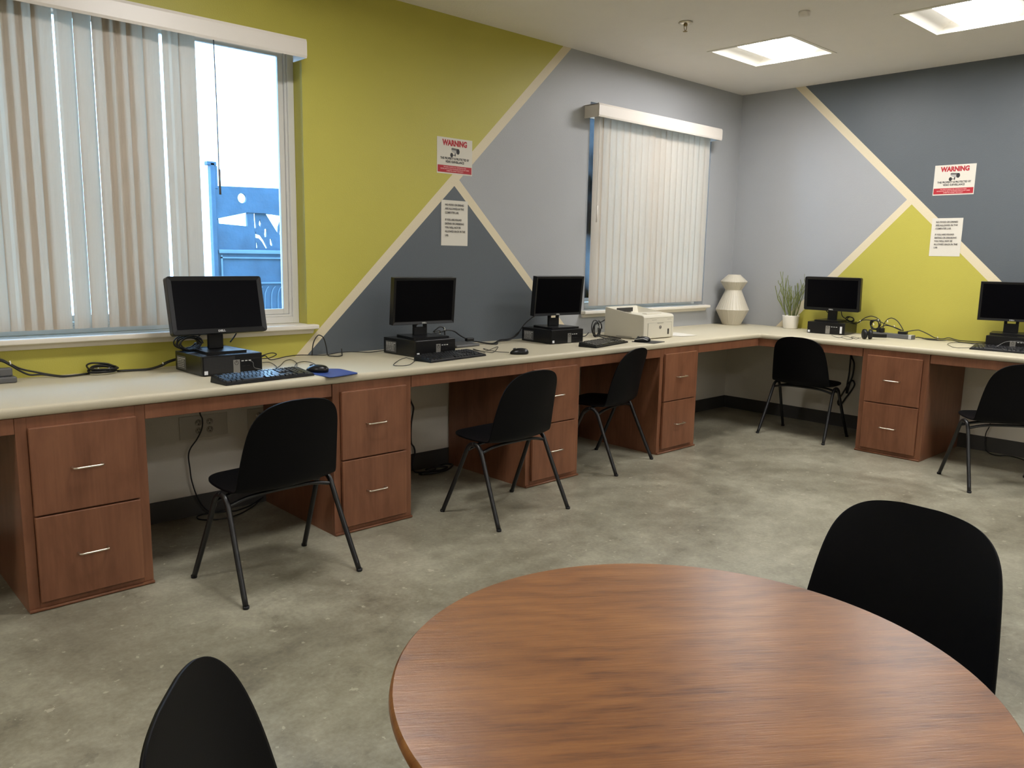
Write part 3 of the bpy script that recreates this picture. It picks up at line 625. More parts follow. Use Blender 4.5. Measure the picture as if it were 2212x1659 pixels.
# ------------------------------------------------------------------ keyboards, mice, mats
def keyboard():
    w, d = .446/2, .132/2
    t = thing('keyboard', '', 'keyboard', (0, 0, T))
    bm = bmesh.new(); b = bmesh.new(); bmesh.ops.create_cube(b, size=1)
    for v in b.verts: v.co = Vector((v.co.x*2*w, v.co.y*2*d, .001+(v.co.z+.5)*(.011 if v.co.y < 0 else .028)))
    for v in b.verts:
        if v.co.z > .008: v.co.x *= .985; v.co.y *= .97
    bmesh.ops.bevel(b, geom=list(b.edges), offset=.0015, segments=2, profile=.5, affect='EDGES'); merge(bm, b); obj('base', bm, 'plastic', t)
    bm = bmesh.new()
    def key(x0, x1, y0, y1):
        zt = .012+(y0+d)/(2*d)*.017; b = bmesh.new(); bmesh.ops.create_cube(b, size=1)
        for v in b.verts:
            top = v.co.z > 0; k = .8 if top else 1
            v.co = Vector(((x0+x1)/2+v.co.x*(x1-x0-.002)*k, (y0+y1)/2+v.co.y*(y1-y0-.002)*k, zt+((.006+(.0022 if v.co.y > 0 else 0)) if top else -.002)))
        merge(bm, b)
    u = .019
    def row(y, xs, hh=.0185):
        x = xs[0]
        for k in xs[1]:
            if k < 0: x += -k*u; continue
            key(x, x+k*u, y, y+hh); x += k*u
    X0 = -w+.009; Y0 = -d+.008
    row(Y0, (X0, [1.25, 1.25, 1.25, 6.25, 1.25, 1.25, 1.25, 1.25, -.2, 1, 1, 1, -.2, 2, 1]))
    row(Y0+.019, (X0, [2.25]+[1]*10+[2.75, -1.2, 1, -1.2, 1, 1, 1]))
    row(Y0+.038, (X0, [1.75]+[1]*11+[2.25, -3.4, 1, 1, 1]))
    row(Y0+.057, (X0, [1.5]+[1]*12+[1.5, -.2, 1, 1, 1, -.2, 1, 1, 1]))
    row(Y0+.076, (X0, [1]*13+[2, -.2, 1, 1, 1, -.2, 1, 1, 1]))
    row(Y0+.099, (X0, [1, -1, 1, 1, 1, 1, -.5, 1, 1, 1, 1, -.5, 1, 1, 1, 1, -.2, 1, 1, 1, -.2, 1, 1, 1]), .015)
    o = obj('keys', bm, 'keycap', t); o['kind'] = 'stuff'
    return t
kb = keyboard(); GK = 'black keyboards on the counter'
kbs = [((-4.832, -.640), 5.5, 'black keyboard in front of the nearest computer, its keys gleaming blue with daylight'), ((-3.69, -.555), 8, 'black keyboard against the front of the second computer'),
       ((-2.43, -.585), 12.5, 'black keyboard in front of the third computer, left of the printer'), ((-.455, -2.40), -86, 'black keyboard at the right edge of the frame in front of a computer')]
for i, ((x, y), a, lab) in enumerate(kbs):
    if i == 0: kb.location = (x, y, T); kb.rotation_euler = (0, 0, R(a)); kb['label'] = lab; kb['group'] = GK
    else: dup(kb, (x, y, T), R(a), lab, GK)
def mouse(loc, rotz, label, band=False):
    t = thing('computer_mouse', label, 'mouse', loc, rotz, 'computer mice')
    bm = bmesh.new(); bmesh.ops.create_uvsphere(bm, u_segments=24, v_segments=14, radius=1)
    for v in bm.verts:
        x, y, z = v.co; z = max(z, -.32)
        v.co = Vector((x*.031*(1-.12*y), y*.056, (z+.32)*.0275*(1-.25*y*abs(y)) if z > -.31 else 0))
        f = 1
    for f in bm.faces: f.smooth = True
    obj('body', bm, 'plastic2', t)
    bm = bmesh.new(); tube(bm, [(0, .022, .034), (0, .03, .0335), (0, .038, .030)], .0035, 8); obj('scroll_wheel', bm, 'grey', t)
    if band:
        bm = bmesh.new(); tube(bm, [(-.031, -.03, .012), (-.030, 0, .022), (-.026, .03, .02), (0, .054, .012), (.026, .03, .02), (.030, 0, .022), (.031, -.03, .012)], .0026, 6); obj('silver_band', bm, 'logo', t, label='silver band around the mouse')
    return t
def mat(label, pts, m, th=.003):
    x0 = sum(p[0] for p in pts)/len(pts); y0 = sum(p[1] for p in pts)/len(pts)
    bm = bmesh.new(); b = bmesh.new(); vs = [b.verts.new((p[0]-x0, p[1]-y0, 0)) for p in pts]; f = b.faces.new(vs)
    ex = bmesh.ops.extrude_face_region(b, geom=[f]); bmesh.ops.translate(b, verts=[v for v in ex['geom'] if isinstance(v, bmesh.types.BMVert)], vec=(0, 0, th))
    bmesh.ops.bevel(b, geom=[e for e in b.edges if abs(e.verts[0].co.z-e.verts[1].co.z) > th*.5], offset=.014, segments=5, profile=.5, affect='EDGES'); merge(bm, b)
    return tag(obj('mouse_mat', bm, m, loc=(x0, y0, T+.0003)), label, 'mouse mat')
mat('navy mouse mat, bright blue sheen in its colour, overhanging the counter edge beside the nearest keyboard', [(-4.60, -.60), (-4.46, -.53), (-4.401, -.568), (-4.405, -.745), (-4.58, -.785)], 'navy')
mouse((-4.545, -.605, T+.0035), R(38), 'glossy black mouse on the navy mat beside the nearest keyboard')
mouse((-3.245, -.635, T+.0003), R(60), 'black mouse lying on the bare counter right of the second keyboard')
mat('black mouse mat in front of the printer, its corner over the counter edge', [(-2.13, -.57), (-1.965, -.565), (-1.935, -.715), (-2.10, -.738)], 'blackmat')
mouse((-2.075, -.625, T+.0035), R(48), 'black mouse with silver band on the mat in front of the printer', True)

# ------------------------------------------------------------------ printer
def printer():
    a = R(1.6); w, d = .364, .350
    t = thing('printer', 'warm white laser printer below the closed blind, dark badge on its front', 'printer', (-1.973, -.5526, T), a)
    bm = bmesh.new(); hf, hbk = .172, .216
    # side silhouette (y,z) extruded across the width, with a recessed output tray on top
    prof = [(.0, .004), (0, hf-.018), (.006, hf-.005), (.02, hf), (.10, hf+.006), (d-.01, hbk), (d, hbk-.006), (d, .004)]
    A_ = [bm.verts.new((0, *p)) for p in prof]; B_ = [bm.verts.new((w, *p)) for p in prof]; n = len(prof); faces = []
    for i in range(n): faces.append(bm.faces.new((A_[i], A_[(i+1) % n], B_[(i+1) % n], B_[i])))
    bm.faces.new(A_); bm.faces.new(B_); bmesh.ops.recalc_face_normals(bm, faces=bm.faces)
    topf = faces[4]; r1 = bmesh.ops.inset_region(bm, faces=[topf], thickness=.035, depth=0)
    bmesh.ops.translate(bm, verts=[v for v in topf.verts if v.co.y > d*.6], vec=(0, -.01, -.05)); bmesh.ops.translate(bm, verts=[v for v in topf.verts if v.co.y < d*.6], vec=(0, 0, -.004))
    bmesh.ops.bevel(bm, geom=[e for e in bm.edges if len(e.link_faces) == 2 and e.calc_face_angle(0) > R(40)], offset=.006, segments=3, profile=.5, affect='EDGES')
    body = obj('body', bm, 'printer', t)
    for p in body.data.polygons: p.use_smooth = False
    B('output_slot', .08, w-.10, d-.052, d-.044, hbk-.042, hbk-.012, 'slot', t, label='dark output slot')
    bm = bmesh.new(); box(bm, .05, w-.03, -.0025, .001, .008, hf-.058, .002, 2); dr = obj('front_door', bm, 'printer', t)
    bm = bmesh.new(); box(bm, .046, w-.026, -.0008, .001, hf-.0575, hf-.0555); box(bm, .0455, .0475, -.0008, .001, .006, hf-.0555); box(bm, w-.0275, w-.0255, -.0008, .001, .006, hf-.0555); box(bm, .16, .23, -.004, .001, hf-.062, hf-.056); box(bm, .095, .15, -.0008, .001, hf-.037, hf-.034); box(bm, w-.08, w-.035, -.0008, .001, hf-.037, hf-.034)
    box(bm, .03, w-.012, -.0008, .001, hf-.022, hf-.0205); obj('seam', bm, 'printer_d', t)
    bm = bmesh.new(); tube(bm, [(.195+.0115*math.cos(k*PI/10), -.0032, .082+.0115*math.sin(k*PI/10)) for k in range(20)], .0016, 6, True, 1); lg = obj('logo_ring', bm, 'greyink', dr)
    text('logo_lettering', 'hp', .018, 'greyink', dr, (.1955, -.0034, .0835), rot=(R(90), 0, 0), bold=.0003, extr=.0004)
    B('badge', w-.079, w-.062, -.0045, -.002, .028, .068, 'slot', t, .001, label='small dark badge')
    B('side_grip', -.0008, .001, .10, .24, .003, .016, 'printer_d', t)
    B('control_panel', .09, .27, .045, .085, hf+.0015, hf+.0085, 'printer', t, .002)
    return t
printer()
bm = bmesh.new(); vs = [bm.verts.new(p) for p in ((-.09, -.13, .0006), (.10, -.16, .0006), (.16, .05, .0008), (-.04, .10, .0006))]; bm.faces.new(vs); bmesh.ops.subdivide_edges(bm, edges=bm.edges, cuts=4, use_grid_fill=True)
for v in bm.verts: v.co.z += .004*math.sin(v.co.x*20)*math.cos(v.co.y*14)*.4+.0016
bmesh.ops.solidify(bm, geom=bm.faces[:], thickness=.0006)
tag(obj('paper_sheet', bm, 'paper', loc=(-1.46, -.42, T+.0008), rot=(0, 0, R(8))), 'loose white paper sheet lying right of the printer', 'paper')

# ------------------------------------------------------------------ vase and plant
t = thing('vase', 'cream faceted ceramic vase of stacked angular forms in the corner', 'vase', (-.200, -.150, T+.0005))
bm = bmesh.new(); prof = [(.0, 0), (.074, 0), (.078, .004), (.140, .130), (.142, .134), (.138, .140), (.071, .296), (.069, .304), (.072, .310), (.113, .372), (.114, .377), (.111, .382), (.056, .433), (.054, .437), (.048, .437), (.046, .43), (.046, .40), (0, .40)]
for a in range(len(prof)-1): pass
lathe(bm, prof, 72, ripple=.014, cap=False, smooth=False); bmesh.ops.remove_doubles(bm, verts=bm.verts, dist=1e-6); obj('body', bm, 'ceramic', t)
t = thing('potted_plant', 'small white pot with upright thin green pencil stems beside a monitor', 'plant', (-.100, -.655, T))
bm = bmesh.new(); lathe(bm, [(0, .001), (.055, .001), (.058, .006), (.069, .106), (.070, .112), (.066, .112), (.064, .10), (0, .098)], 40, cap=False); obj('pot', bm, 'pot', t)
bm = bmesh.new(); lathe(bm, [(0, .101), (.0635, .0995)], 24, cap=False); obj('soil', bm, 'soil', t)
rnd = random.Random(11); bm = bmesh.new()
def grow(p, d, L, r, depth):
    pts = [p]; q = p.copy(); dd = d.copy()
    for i in range(4):
        dd = (dd+Vector((rnd.uniform(-.16, .16), rnd.uniform(-.16, .16), .12))).normalized(); q = q+dd*L/4
        lim = .145; q.x = max(-lim, min(.088, q.x)); q.y = max(-.105, min(lim, q.y)); pts.append(q.copy())
        if depth > 0 and i in (1, 2, 3):
            for _ in range(rnd.choice((0, 1, 1)) if i < 3 else 2):
                s = (dd+Vector((rnd.uniform(-.6, .6), rnd.uniform(-.6, .6), rnd.uniform(0, .25)))).normalized(); grow(q, s, L*rnd.uniform(.45, .75), r*.7, depth-1)
    tube(bm, pts, r, 6, smooth=3)
for i in range(12):
    a = 2*PI*i/12+rnd.uniform(-.3, .3); rr = rnd.uniform(.012, .052); p = Vector((rr*math.cos(a), rr*math.sin(a), .098)); tilt = rnd.uniform(.1, .5)
    grow(p, Vector((math.cos(a)*tilt, math.sin(a)*tilt, 1)).normalized(), rnd.uniform(.12, .20), rnd.uniform(.0036, .0052), 1 if i % 3 else 2)
o = obj('stems', bm, 'branch', t); o['kind'] = 'stuff'

# ------------------------------------------------------------------ signs
def warning_sign(loc, rotz, label):
    t = thing('warning_sign', label, 'sign', loc, rotz, 'video surveillance warning signs')
    W_, H_ = .279, .216
    B('sheet', -W_/2, W_/2, -.0014, -.0004, -H_/2, H_/2, 'paper', t)
    text('warning_lettering', 'WARNING', .046, 'red', t, (0, -.0016, .076), bold=.0026, sx=.86)
    text('message_lettering', 'THIS PROPERTY IS PROTECTED BY\nVIDEO SURVEILLANCE', .0185, 'ink', t, (0, -.0016, -.026), bold=.0007, line=1.05, sx=.80)
    B('red_band', -W_/2+.005, W_/2-.005, -.002, -.0013, -H_/2+.008, -H_/2+.050, 'red', t, label='red band along the bottom')
    text('band_lettering', 'THIS AREA IS UNDER 24 HR. CONTINUOUS VIDEO\nSURVEILLANCE TO AID IN THE PROSECUTION OF ANY CRIMES\nCOMMITTED AGAINST THIS FACILITY', .0105, 'pinkink', t, (0, -.0024, -H_/2+.029), bold=.0002, line=1.1, sx=.76)
    def poly(bm, pts, y): bm.faces.new([bm.verts.new((p[0], y, p[1])) for p in pts])
    def ell(cx, cz, rx, rz, n=20): return [(cx+rx*math.cos(2*PI*k/n), cz+rz*math.sin(2*PI*k/n)) for k in range(n)]
    bm = bmesh.new(); poly(bm, [(-.028, .046), (-.022, .050), (.034, .046), (.030, .034), (-.028, .038)], -.0016); obj('camera_top', bm, 'greyink', t)
    bm = bmesh.new(); poly(bm, [(-.028, .038), (.022, .036), (.012, .014), (-.006, .020), (-.026, .028)], -.0016); obj('camera_barrel', bm, 'lightink', t)
    bm = bmesh.new(); poly(bm, ell(.024, .030, .013, .017), -.0018); poly(bm, ell(-.026, .006, .011, .014), -.0018); poly(bm, [(-.018, .008), (.002, .008), (.002, .004), (-.018, .004)], -.00185); poly(bm, [(-.002, .018), (.004, .018), (.006, .006), (.002, -.002), (-.002, .002)], -.0019); obj('camera_lens', bm, 'ink', t)
    return t
warning_sign((-3.226, 0, 1.951), 0, 'red and white video surveillance warning sign on the green wall over the cream stripe')
warning_sign((0, -1.796, 1.956), R(-90), 'red and white video surveillance warning sign on the dark right wall')
def notice(loc, rotz, label):
    t = thing('notice', label, 'notice', loc, rotz, 'white no food or drinks notices')
    W_, H_ = .213, .278
    bm = bmesh.new(); n = 10; rows = []
    for i in range(n+1):
        z = -H_/2+H_*i/n; rows.append([bm.verts.new((x, -.0006-.002*abs(math.sin((i/n)*PI*1.2+.4))*(abs(x)/(W_/2))**2, z)) for x in [(-W_/2+W_*k/6) for k in range(7)]])
    for A_, B_ in zip(rows[:-1], rows[1:]):
        for k in range(6): bm.faces.new((A_[k], A_[k+1], B_[k+1], B_[k]))
    q_ = [f for f in bm.faces]
    ex = bmesh.ops.extrude_face_region(bm, geom=q_); bmesh.ops.translate(bm, verts=[v for v in ex['geom'] if isinstance(v, bmesh.types.BMVert)], vec=(0, -.0009, 0)); bmesh.ops.delete(bm, geom=[f for f in q_ if f.is_valid], context='FACES_ONLY'); obj('sheet', bm, 'paper', t)
    kw = dict(rot=(R(90), 0, 0), bold=.0004, align='LEFT', line=1.38, sx=.86)
    text('upper_lettering', 'NO FOOD OR DRINKS\nARE ALLOWED IN THE\nCOMPUTER LAB.', .0172, 'greyink', t, (-.078, -.0052, .087), **kw)
    text('lower_lettering', 'IF YOU ARE FOUND\nEATING OR DRINKING\nYOU WILL NOT BE\nALLOWED BACK IN THE\nLAB.', .0172, 'greyink', t, (-.078, -.0052, -.028), **kw)
    return t
notice((-3.226, 0, 1.545), 0, 'white no food or drinks notice at the top of the dark blue grey triangle')
notice((0, -1.780, 1.543), R(-90), 'white no food or drinks notice below the warning sign on the right wall')

# ------------------------------------------------------------------ outlets below the counter
def outlet(x, z, gangs, label):
    w = .062*gangs; t = thing('power_outlet', label, 'outlet', (x, -.0005, z))
    B('wall_plate', -w, w, -.005, 0, -.058, .058, 'outlet', t, .0015)
    for g in range(gangs):
        cx = (g-(gangs-1)/2)*.058
        for s in (-1, 1):
            bm = bmesh.new(); lathe(bm, [(0, 0), (.016, 0), (.017, .002), (0, .0025)], 20)
            o = obj('socket', bm, 'outlet', t, (cx, -.005, s*.0205), (R(90), 0, 0))
            bm = bmesh.new(); box(bm, -.0075, -.0055, .001, .009, .002, .003); box(bm, .0055, .0075, .001, .009, .002, .003); box(bm, -.0025, .0025, -.010, -.005, .002, .003); obj('slots', bm, 'slot', o)
    return t
outlet(-4.861, .463, 2, 'double power outlet on the wall under the counter, left of the nearest chair')
outlet(-4.565, .463, 1, 'single power outlet on the wall behind the nearest chair')

# ------------------------------------------------------------------ power bars, dock, headphones
def power_bar(label, loc, rotz, L, ends=True):
    t = thing('power_bar', label, 'power bar', loc, rotz)
    B('body', -L/2, L/2, -.028, .028, .001, .034, 'grey', t, .005, 3)
    if ends: B('end_cap', L/2-.03, L/2-.002, -.0285, .0285, .0006, .0345, 'logo', t, .005, 3, label='pale end cap')
    return t
pb = power_bar('long grey power bar on the right wall counter with plugs in it', (-.15, -1.505, T), R(-96), .36)
for i, (y, lab) in enumerate(((-1.415, 'left black plug standing in the grey power bar'), (-1.447, 'middle black plug standing in the grey power bar'), (-1.60, 'wide black plug at the right end of the grey power bar'))):
    tag(B('plug', -.016, .016, -.013-(.02 if i == 2 else 0), .013+(.02 if i == 2 else 0), 0, .034-(.014 if i == 2 else 0), 'plastic', None, .004, 2, loc=(-.15-(.01 if i else 0), y, T+.0345)), lab, 'plug', 'plugs in the power bar')
t = thing('power_bar', 'grey power strip with raised block at the left edge of the counter', 'power bar', (-5.80, -.10, T))
B('body', -.12, .105, -.035, .03, .001, .026, 'grey', t, .005, 3); B('switch_block', .045, .095, -.012, .022, .026, .062, 'grey', t, .006, 3)
bm = bmesh.new(); b = bmesh.new(); box(b, -.10, .10, -.09, .09, 0, .016, .005, 2); merge(bm, b); tag(obj('docking_slab', bm, 'grey', loc=(-3.27, -.105, T+.0005), rot=(0, 0, R(4))), 'flat dark grey device right of the second computer', 'device')
tag(B('adapter', -.028, .028, -.014, .014, 0, .022, 'plastic', None, .005, 2, loc=(-3.145, -.062, T+.018), rot=(0, 0, R(-8))), 'small black cable adapter by the flat grey device', 'adapter')
def headphones():
    t = thing('headphones', 'black over ear headphones lying in front of the grey power bar', 'headphones', (-.46, -1.455, T), R(-60))
    for x, a in ((-.014, 12), (.026, -4)):
        bm = bmesh.new(); lathe(bm, [(0, -.012), (.026, -.014), (.036, -.010), (.038, 0), (.036, .010), (.030, .015), (0, .015)], 28); c = obj('ear_cup', bm, 'plastic', t, (x, 0, .039), (0, R(90), R(a)))
    bm = bmesh.new(); 
    P = spline([(.03, -.02, .04), (.06, .03, .03), (.13, .075, .022), (.15, .1, .02)], 6)
    b = bmesh.new(); 
    rings = []
    for p in [(.03, .005, .03), (.07, .03, .027), (.11, .055, .025), (.15, .075, .024)]:
        rings.append([b.verts.new((p[0]+dx, p[1]+dy, p[2]+dz)) for dx, dy, dz in ((0, -.002, -.013), (0, .002, -.013), (0, .002, .013), (0, -.002, .013))])
    for A_, B_ in zip(rings[:-1], rings[1:]):
        for k in range(4): b.faces.new((A_[k], A_[(k+1) % 4], B_[(k+1) % 4], B_[k]))
    b.faces.new(rings[0]); b.faces.new(rings[-1]); merge(bm, b); obj('headband', bm, 'plastic', t)
    return t
headphones()

# ------------------------------------------------------------------ cables
def cable(name, label, paths, r=.0028, cat='cable', ties=(), mat='rubber', group=None):
    p0 = Vector(paths[0][0]); bm = bmesh.new()
    for path in paths:
        pts = []
        for p in path:
            x, y, z = p; y = min(y, -.016); x = min(x, -.016); pts.append(Vector((x, y, max(z, r+.0005 if z < .3 else z)))-p0)
        tube(bm, pts, r, 7, smooth=5)
    if len(paths) > 1 or ties:
        bm.free(); t = thing(name, label, cat, p0, 0, group)
        for path in paths:
            b = bmesh.new(); tube(b, [Vector((min(p[0], -.016), min(p[1], -.016), max(p[2], r+.0005 if p[2] < .3 else p[2])))-p0 for p in path], r, 7, smooth=5); obj('cord', b, mat, t)
        for c in ties:
            b = bmesh.new(); c = Vector(c)-p0; tube(b, [c-Vector((.0, 0, .008)), c+Vector((.002, 0, 0)), c+Vector((0, .004, .010))], .003, 6, smooth=2); obj('cable_tie', b, 'tie', t, label='white cable tie')
        return t
    return tag(obj(name, bm, mat, loc=p0), label, cat, group)
def coil(c, rx, ry, turns, r, nrm='z', seed=0, jitter=.006):
    rnd = random.Random(seed); out = []; n = 12
    for k in range(turns*n+1):
        a = 2*PI*k/n; j = 1+rnd.uniform(-.06, .06)+.12*math.sin(k//n*2.4); u = rx*math.cos(a)*j; v = ry*math.sin(a+.25*math.sin(k//n*1.7))*j+.004*math.sin(k//n*3.1); w_ = (k/(turns*n)-.5)*jitter*2*turns/2
        out.append((c[0]+u, c[1]+v, c[2]+w_) if nrm == 'z' else ((c[0]+u, c[1]+w_, c[2]+v) if nrm == 'y' else (c[0]+w_, c[1]+u, c[2]+v)))
    return out
A1 = [(-5.801,-0.04,0.889),(-5.735,-0.04,0.876),(-5.702,-0.04,0.855),(-5.66,-0.04,0.828),(-5.6,-0.04,0.808),(-5.53,-0.049,0.789),(-5.487,-0.098,0.789),(-5.393,-0.06,0.789)]
A2 = [(-5.803,-0.05,0.884),(-5.737,-0.05,0.871),(-5.704,-0.05,0.851),(-5.663,-0.05,0.819),(-5.629,-0.05,0.8),(-5.585,-0.05,0.798),(-5.522,-0.089,0.789),(-5.467,-0.095,0.789),(-5.397,-0.07,0.789)]
A3 = [(-5.279,-0.06,0.79),(-5.204,-0.07,0.789),(-5.143,-0.076,0.789),(-5.084,-0.06,0.798),(-5.046,-0.06,0.815),(-4.997,-0.06,0.827)]
A3b = [(x, y-.012, z-.002 if z > .795 else z) for x, y, z in A3]
cable('cable_bundle', 'black cable bundle coiled with white ties on the counter below the big window', [A1, A2, [(x, y, z+max(0, (y+.072)*.42)+.004) for x, y, z in coil((-5.342, -.072, .797), .056, .045, 4, .004, seed=1, jitter=.005)], A3, A3b], .0042, ties=((-5.70, -.045, .856), (-5.325, -.112, .803), (-5.35, -.03, .803), (-5.365, -.03, .803), (-5.07, -.065, .803)))
cable('cable_coil', 'black coiled monitor lead on the back left of the nearest computer', [coil((-4.985, -.175, .912), .050, .030, 7, .0035, 'y', 2, .012), [(-4.95, -.175, .93), (-4.93, -.19, .955), (-4.925, -.2, .985)], [(-4.95, -.17, .89), (-4.9, -.19, .886), (-4.86, -.20, .90)], [(-4.80, -.22, .91), (-4.77, -.21, .94), (-4.745, -.2, .975)]], .0036)
cable('network_cable', 'thin black cable along the wall foot between the first two computers', [[(-4.60,-.10,.80),(-4.56,-.094,.812),(-4.529,-.094,.789),(-4.414,-.05,.793),(-4.332,-.05,.795),(-4.207,-.079,.789),(-4.102,-.05,.792),(-4.012,-.05,.791),(-3.94,-.108,.789),(-3.873,-.101,.789),(-3.70,-.05,.789)], [(-4.60,-.11,.80),(-4.54,-.10,.80),(-4.50,-.10,.815),(-4.53,-.10,.825),(-4.6,-.10,.81)]], .0026)
cable('headset_lead', 'black looped headset cord standing against the wall at the foot of the cream stripe', [[(-4.276,-0.07,0.79),(-4.272,-0.07,0.831),(-4.263,-0.07,0.866),(-4.245,-0.07,0.893),(-4.228,-0.07,0.9),(-4.205,-0.07,0.886),(-4.192,-0.07,0.854),(-4.184,-0.07,0.815),(-4.181,-0.07,0.79)], [(-4.181,-.07,.79),(-4.195,-.12,.788),(-4.17,-.16,.788),(-4.131,-.14,.788),(-4.10,-.09,.79),(-4.09,-.07,.815)]], .0030)
cable('mouse_cable', 'thin looping cable from the nearest computer to its mouse', [[(-4.613,-0.171,0.789),(-4.575,-0.177,0.787),(-4.62,-0.34,0.787),(-4.66,-0.399,0.787),(-4.589,-0.315,0.787),(-4.49,-0.171,0.787),(-4.439,-0.138,0.787),(-4.468,-0.253,0.787),(-4.539,-0.392,0.787),(-4.57,-0.43,0.79),(-4.501,-0.315,0.791),(-4.422,-0.241,0.787),(-4.407,-0.295,0.787),(-4.44,-0.43,0.787),(-4.477,-.565,.795)]], .0018)
cable('keyboard_cable', 'thin grey cable on the front of the nearest computer', [[(-4.80,-.437,.84),(-4.795,-.452,.835),(-4.79,-.455,.81),(-4.76,-.47,.80),(-4.74,-.50,.79),(-4.75,-.56,.789)]], .0015, mat='grey')
cable('keyboard_cable', 'thin cable looped on the counter left of the second keyboard', [[(-3.90,-0.52,0.788),(-4.05,-0.66,0.787),(-4.113,-0.653,0.787),(-4.112,-0.611,0.787),(-3.985,-0.479,0.787),(-3.90,-0.42,0.787),(-3.90,-0.449,0.787),(-3.93,-.56,0.79)]], .0018)
cable('mouse_cable', 'thin bundled cable behind the mouse right of the second keyboard', [[(-3.386,-0.494,0.787),(-3.345,-0.35,0.787),(-3.321,-0.31,0.787),(-3.342,-0.38,0.787),(-3.35,-0.50,0.787),(-3.288,-0.47,0.787),(-3.12,-0.31,0.787),(-3.192,-0.36,0.792),(-3.33,-0.45,0.792),(-3.251,-0.32,0.787),(-3.279,-0.401,0.787),(-3.29,-0.5,0.787),(-3.275,-0.58,0.79)]], .0018)
cable('power_cable', 'thick black cords sagging along the wall between the second and third computers', [[(-3.50,-.06,.86),(-3.355,-0.06,0.875),(-3.33,-0.06,0.882),(-3.274,-0.06,0.874),(-3.217,-0.06,0.841),(-3.151,-0.06,0.811),(-3.081,-0.06,0.795),(-3.05,-0.15,0.789),(-3.005,-0.147,0.789),(-2.878,-0.06,0.795),(-2.802,-0.06,0.797),(-2.73,-0.05,0.818),(-2.679,-0.05,0.847)], [(-3.089,-0.07,0.796),(-3.06,-0.15,0.789),(-3.02,-0.19,0.789),(-2.912,-0.075,0.789),(-2.803,-0.07,0.791),(-2.73,-0.07,0.821),(-2.70,-0.07,0.854),(-2.65,-0.07,0.90),(-2.60,-0.10,0.945),(-2.56,-0.15,0.975)]], .0042)
cable('plug_lead', 'arched black leads with white ties behind the second computer', [[(-3.481,-0.12,0.884),(-3.46,-0.12,0.897),(-3.431,-0.12,0.912),(-3.403,-0.12,0.905),(-3.377,-0.10,0.875),(-3.373,-0.10,0.80)], [(-3.481,-0.13,0.884),(-3.438,-0.12,0.890),(-3.413,-0.10,0.874),(-3.40,-0.09,0.80)], [(-3.62,-.14,.89),(-3.625,-.14,.93),(-3.60,-.16,.95)]], .0036, ties=((-3.395, -.12, .897), (-3.415, -.10, .872)))
cable('cable_coil', 'upright black cable coil with white tie between the third computer and the printer', [coil((-2.105, -.235, .845), .038, .052, 4, .004, 'y', 5, .008), [(-2.40, -.2, .80), (-2.245,-0.2,0.794),(-2.186,-0.2,0.794),(-2.148,-0.2,0.818)], [(-2.075,-0.2,0.874),(-2.02,-0.2,0.886),(-1.96,-0.195,0.904)], [(-2.11,-.24,.80),(-2.13,-.32,.79),(-2.15,-.42,.789)], [(-2.08,-.24,.80),(-2.05,-.33,.79),(-2.07,-.43,.789)]], .0036, ties=((-2.10, -.262, .86),))
cable('cable_tangle', 'tangle of arching black cables with cream ties above the grey power bar', [
 [(-0.06,-1.19,.86),(-0.12,-1.248,0.884),(-0.12,-1.286,0.916),(-0.12,-1.332,0.934),(-0.12,-1.375,0.926),(-0.12,-1.409,0.903)], [(-0.08,-1.2,.86),(-0.15,-1.258,0.882),(-0.15,-1.293,0.903),(-0.15,-1.361,0.904),(-0.15,-1.411,0.901),(-0.15,-1.459,0.883),(-0.15,-1.541,0.861),(-0.15,-1.594,0.842)],
 [(-0.155,-1.447,0.85),(-0.15,-1.45,0.882),(-0.15,-1.473,0.919),(-0.15,-1.506,0.932),(-0.15,-1.546,0.914),(-0.15,-1.577,0.878),(-0.15,-1.60,0.842)], [(-0.15,-1.42,0.85),(-0.15,-1.463,0.872),(-0.15,-1.516,0.866),(-0.15,-1.58,0.842)], coil((-.13, -1.375, .87), .034, .036, 4, .004, 'x', 7, .007)], .0034, ties=((-.15, -1.475, .905), (-.15, -1.53, .868), (-.14, -1.262, .888), (-.135, -1.40, .905), (-.17, -1.38, .875)))
cable('power_cable', 'black cords running along the right wall to the last computer', [[(-.15,-1.61,.835),(-0.1,-1.675,0.851),(-0.1,-1.708,0.847),(-0.1,-1.76,0.827),(-0.1,-1.811,0.804),(-0.1,-1.863,0.801),(-0.1,-1.906,0.812),(-0.1,-1.969,0.80),(-0.1,-2.061,0.80),(-0.08,-2.152,0.80),(-.05,-2.3,.80)], [(-0.14,-1.69,0.80),(-0.12,-1.702,0.80),(-0.12,-1.742,0.795),(-0.12,-1.793,0.791),(-0.12,-1.857,0.791),(-0.12,-1.928,0.80),(-0.13,-1.991,0.791),(-0.13,-2.068,0.791),(-0.12,-2.157,0.795)], [(-.05,-1.70,.789),(-.12,-1.77,.789),(-.11,-1.84,.789),(-.05,-1.80,.789),(-.04,-1.72,.789)]], .0036, ties=((-.1, -1.83, .803),))
cable('headphone_cable', 'thin cable looped between the plant side computer and the headphones', [[(-0.40,-1.16,0.787),(-0.539,-1.259,0.787),(-0.54,-1.299,0.787),(-0.40,-1.259,0.787),(-0.492,-1.369,0.787),(-0.545,-1.42,0.787),(-0.49,-1.44,0.80)], [(-0.54,-1.30,0.79),(-0.62,-1.38,0.787),(-0.56,-1.397,0.787),(-0.40,-1.319,0.787),(-0.48,-1.41,0.79)]], .0016)
cable('keyboard_cable', 'thin cable looped on the counter left of the last keyboard', [[(-0.484,-2.185,0.79),(-0.536,-2.1,0.787),(-0.412,-2.014,0.787),(-0.278,-1.963,0.787),(-0.15,-1.97,0.787),(-0.12,-2.03,0.787),(-0.23,-2.18,0.789)]], .0016)
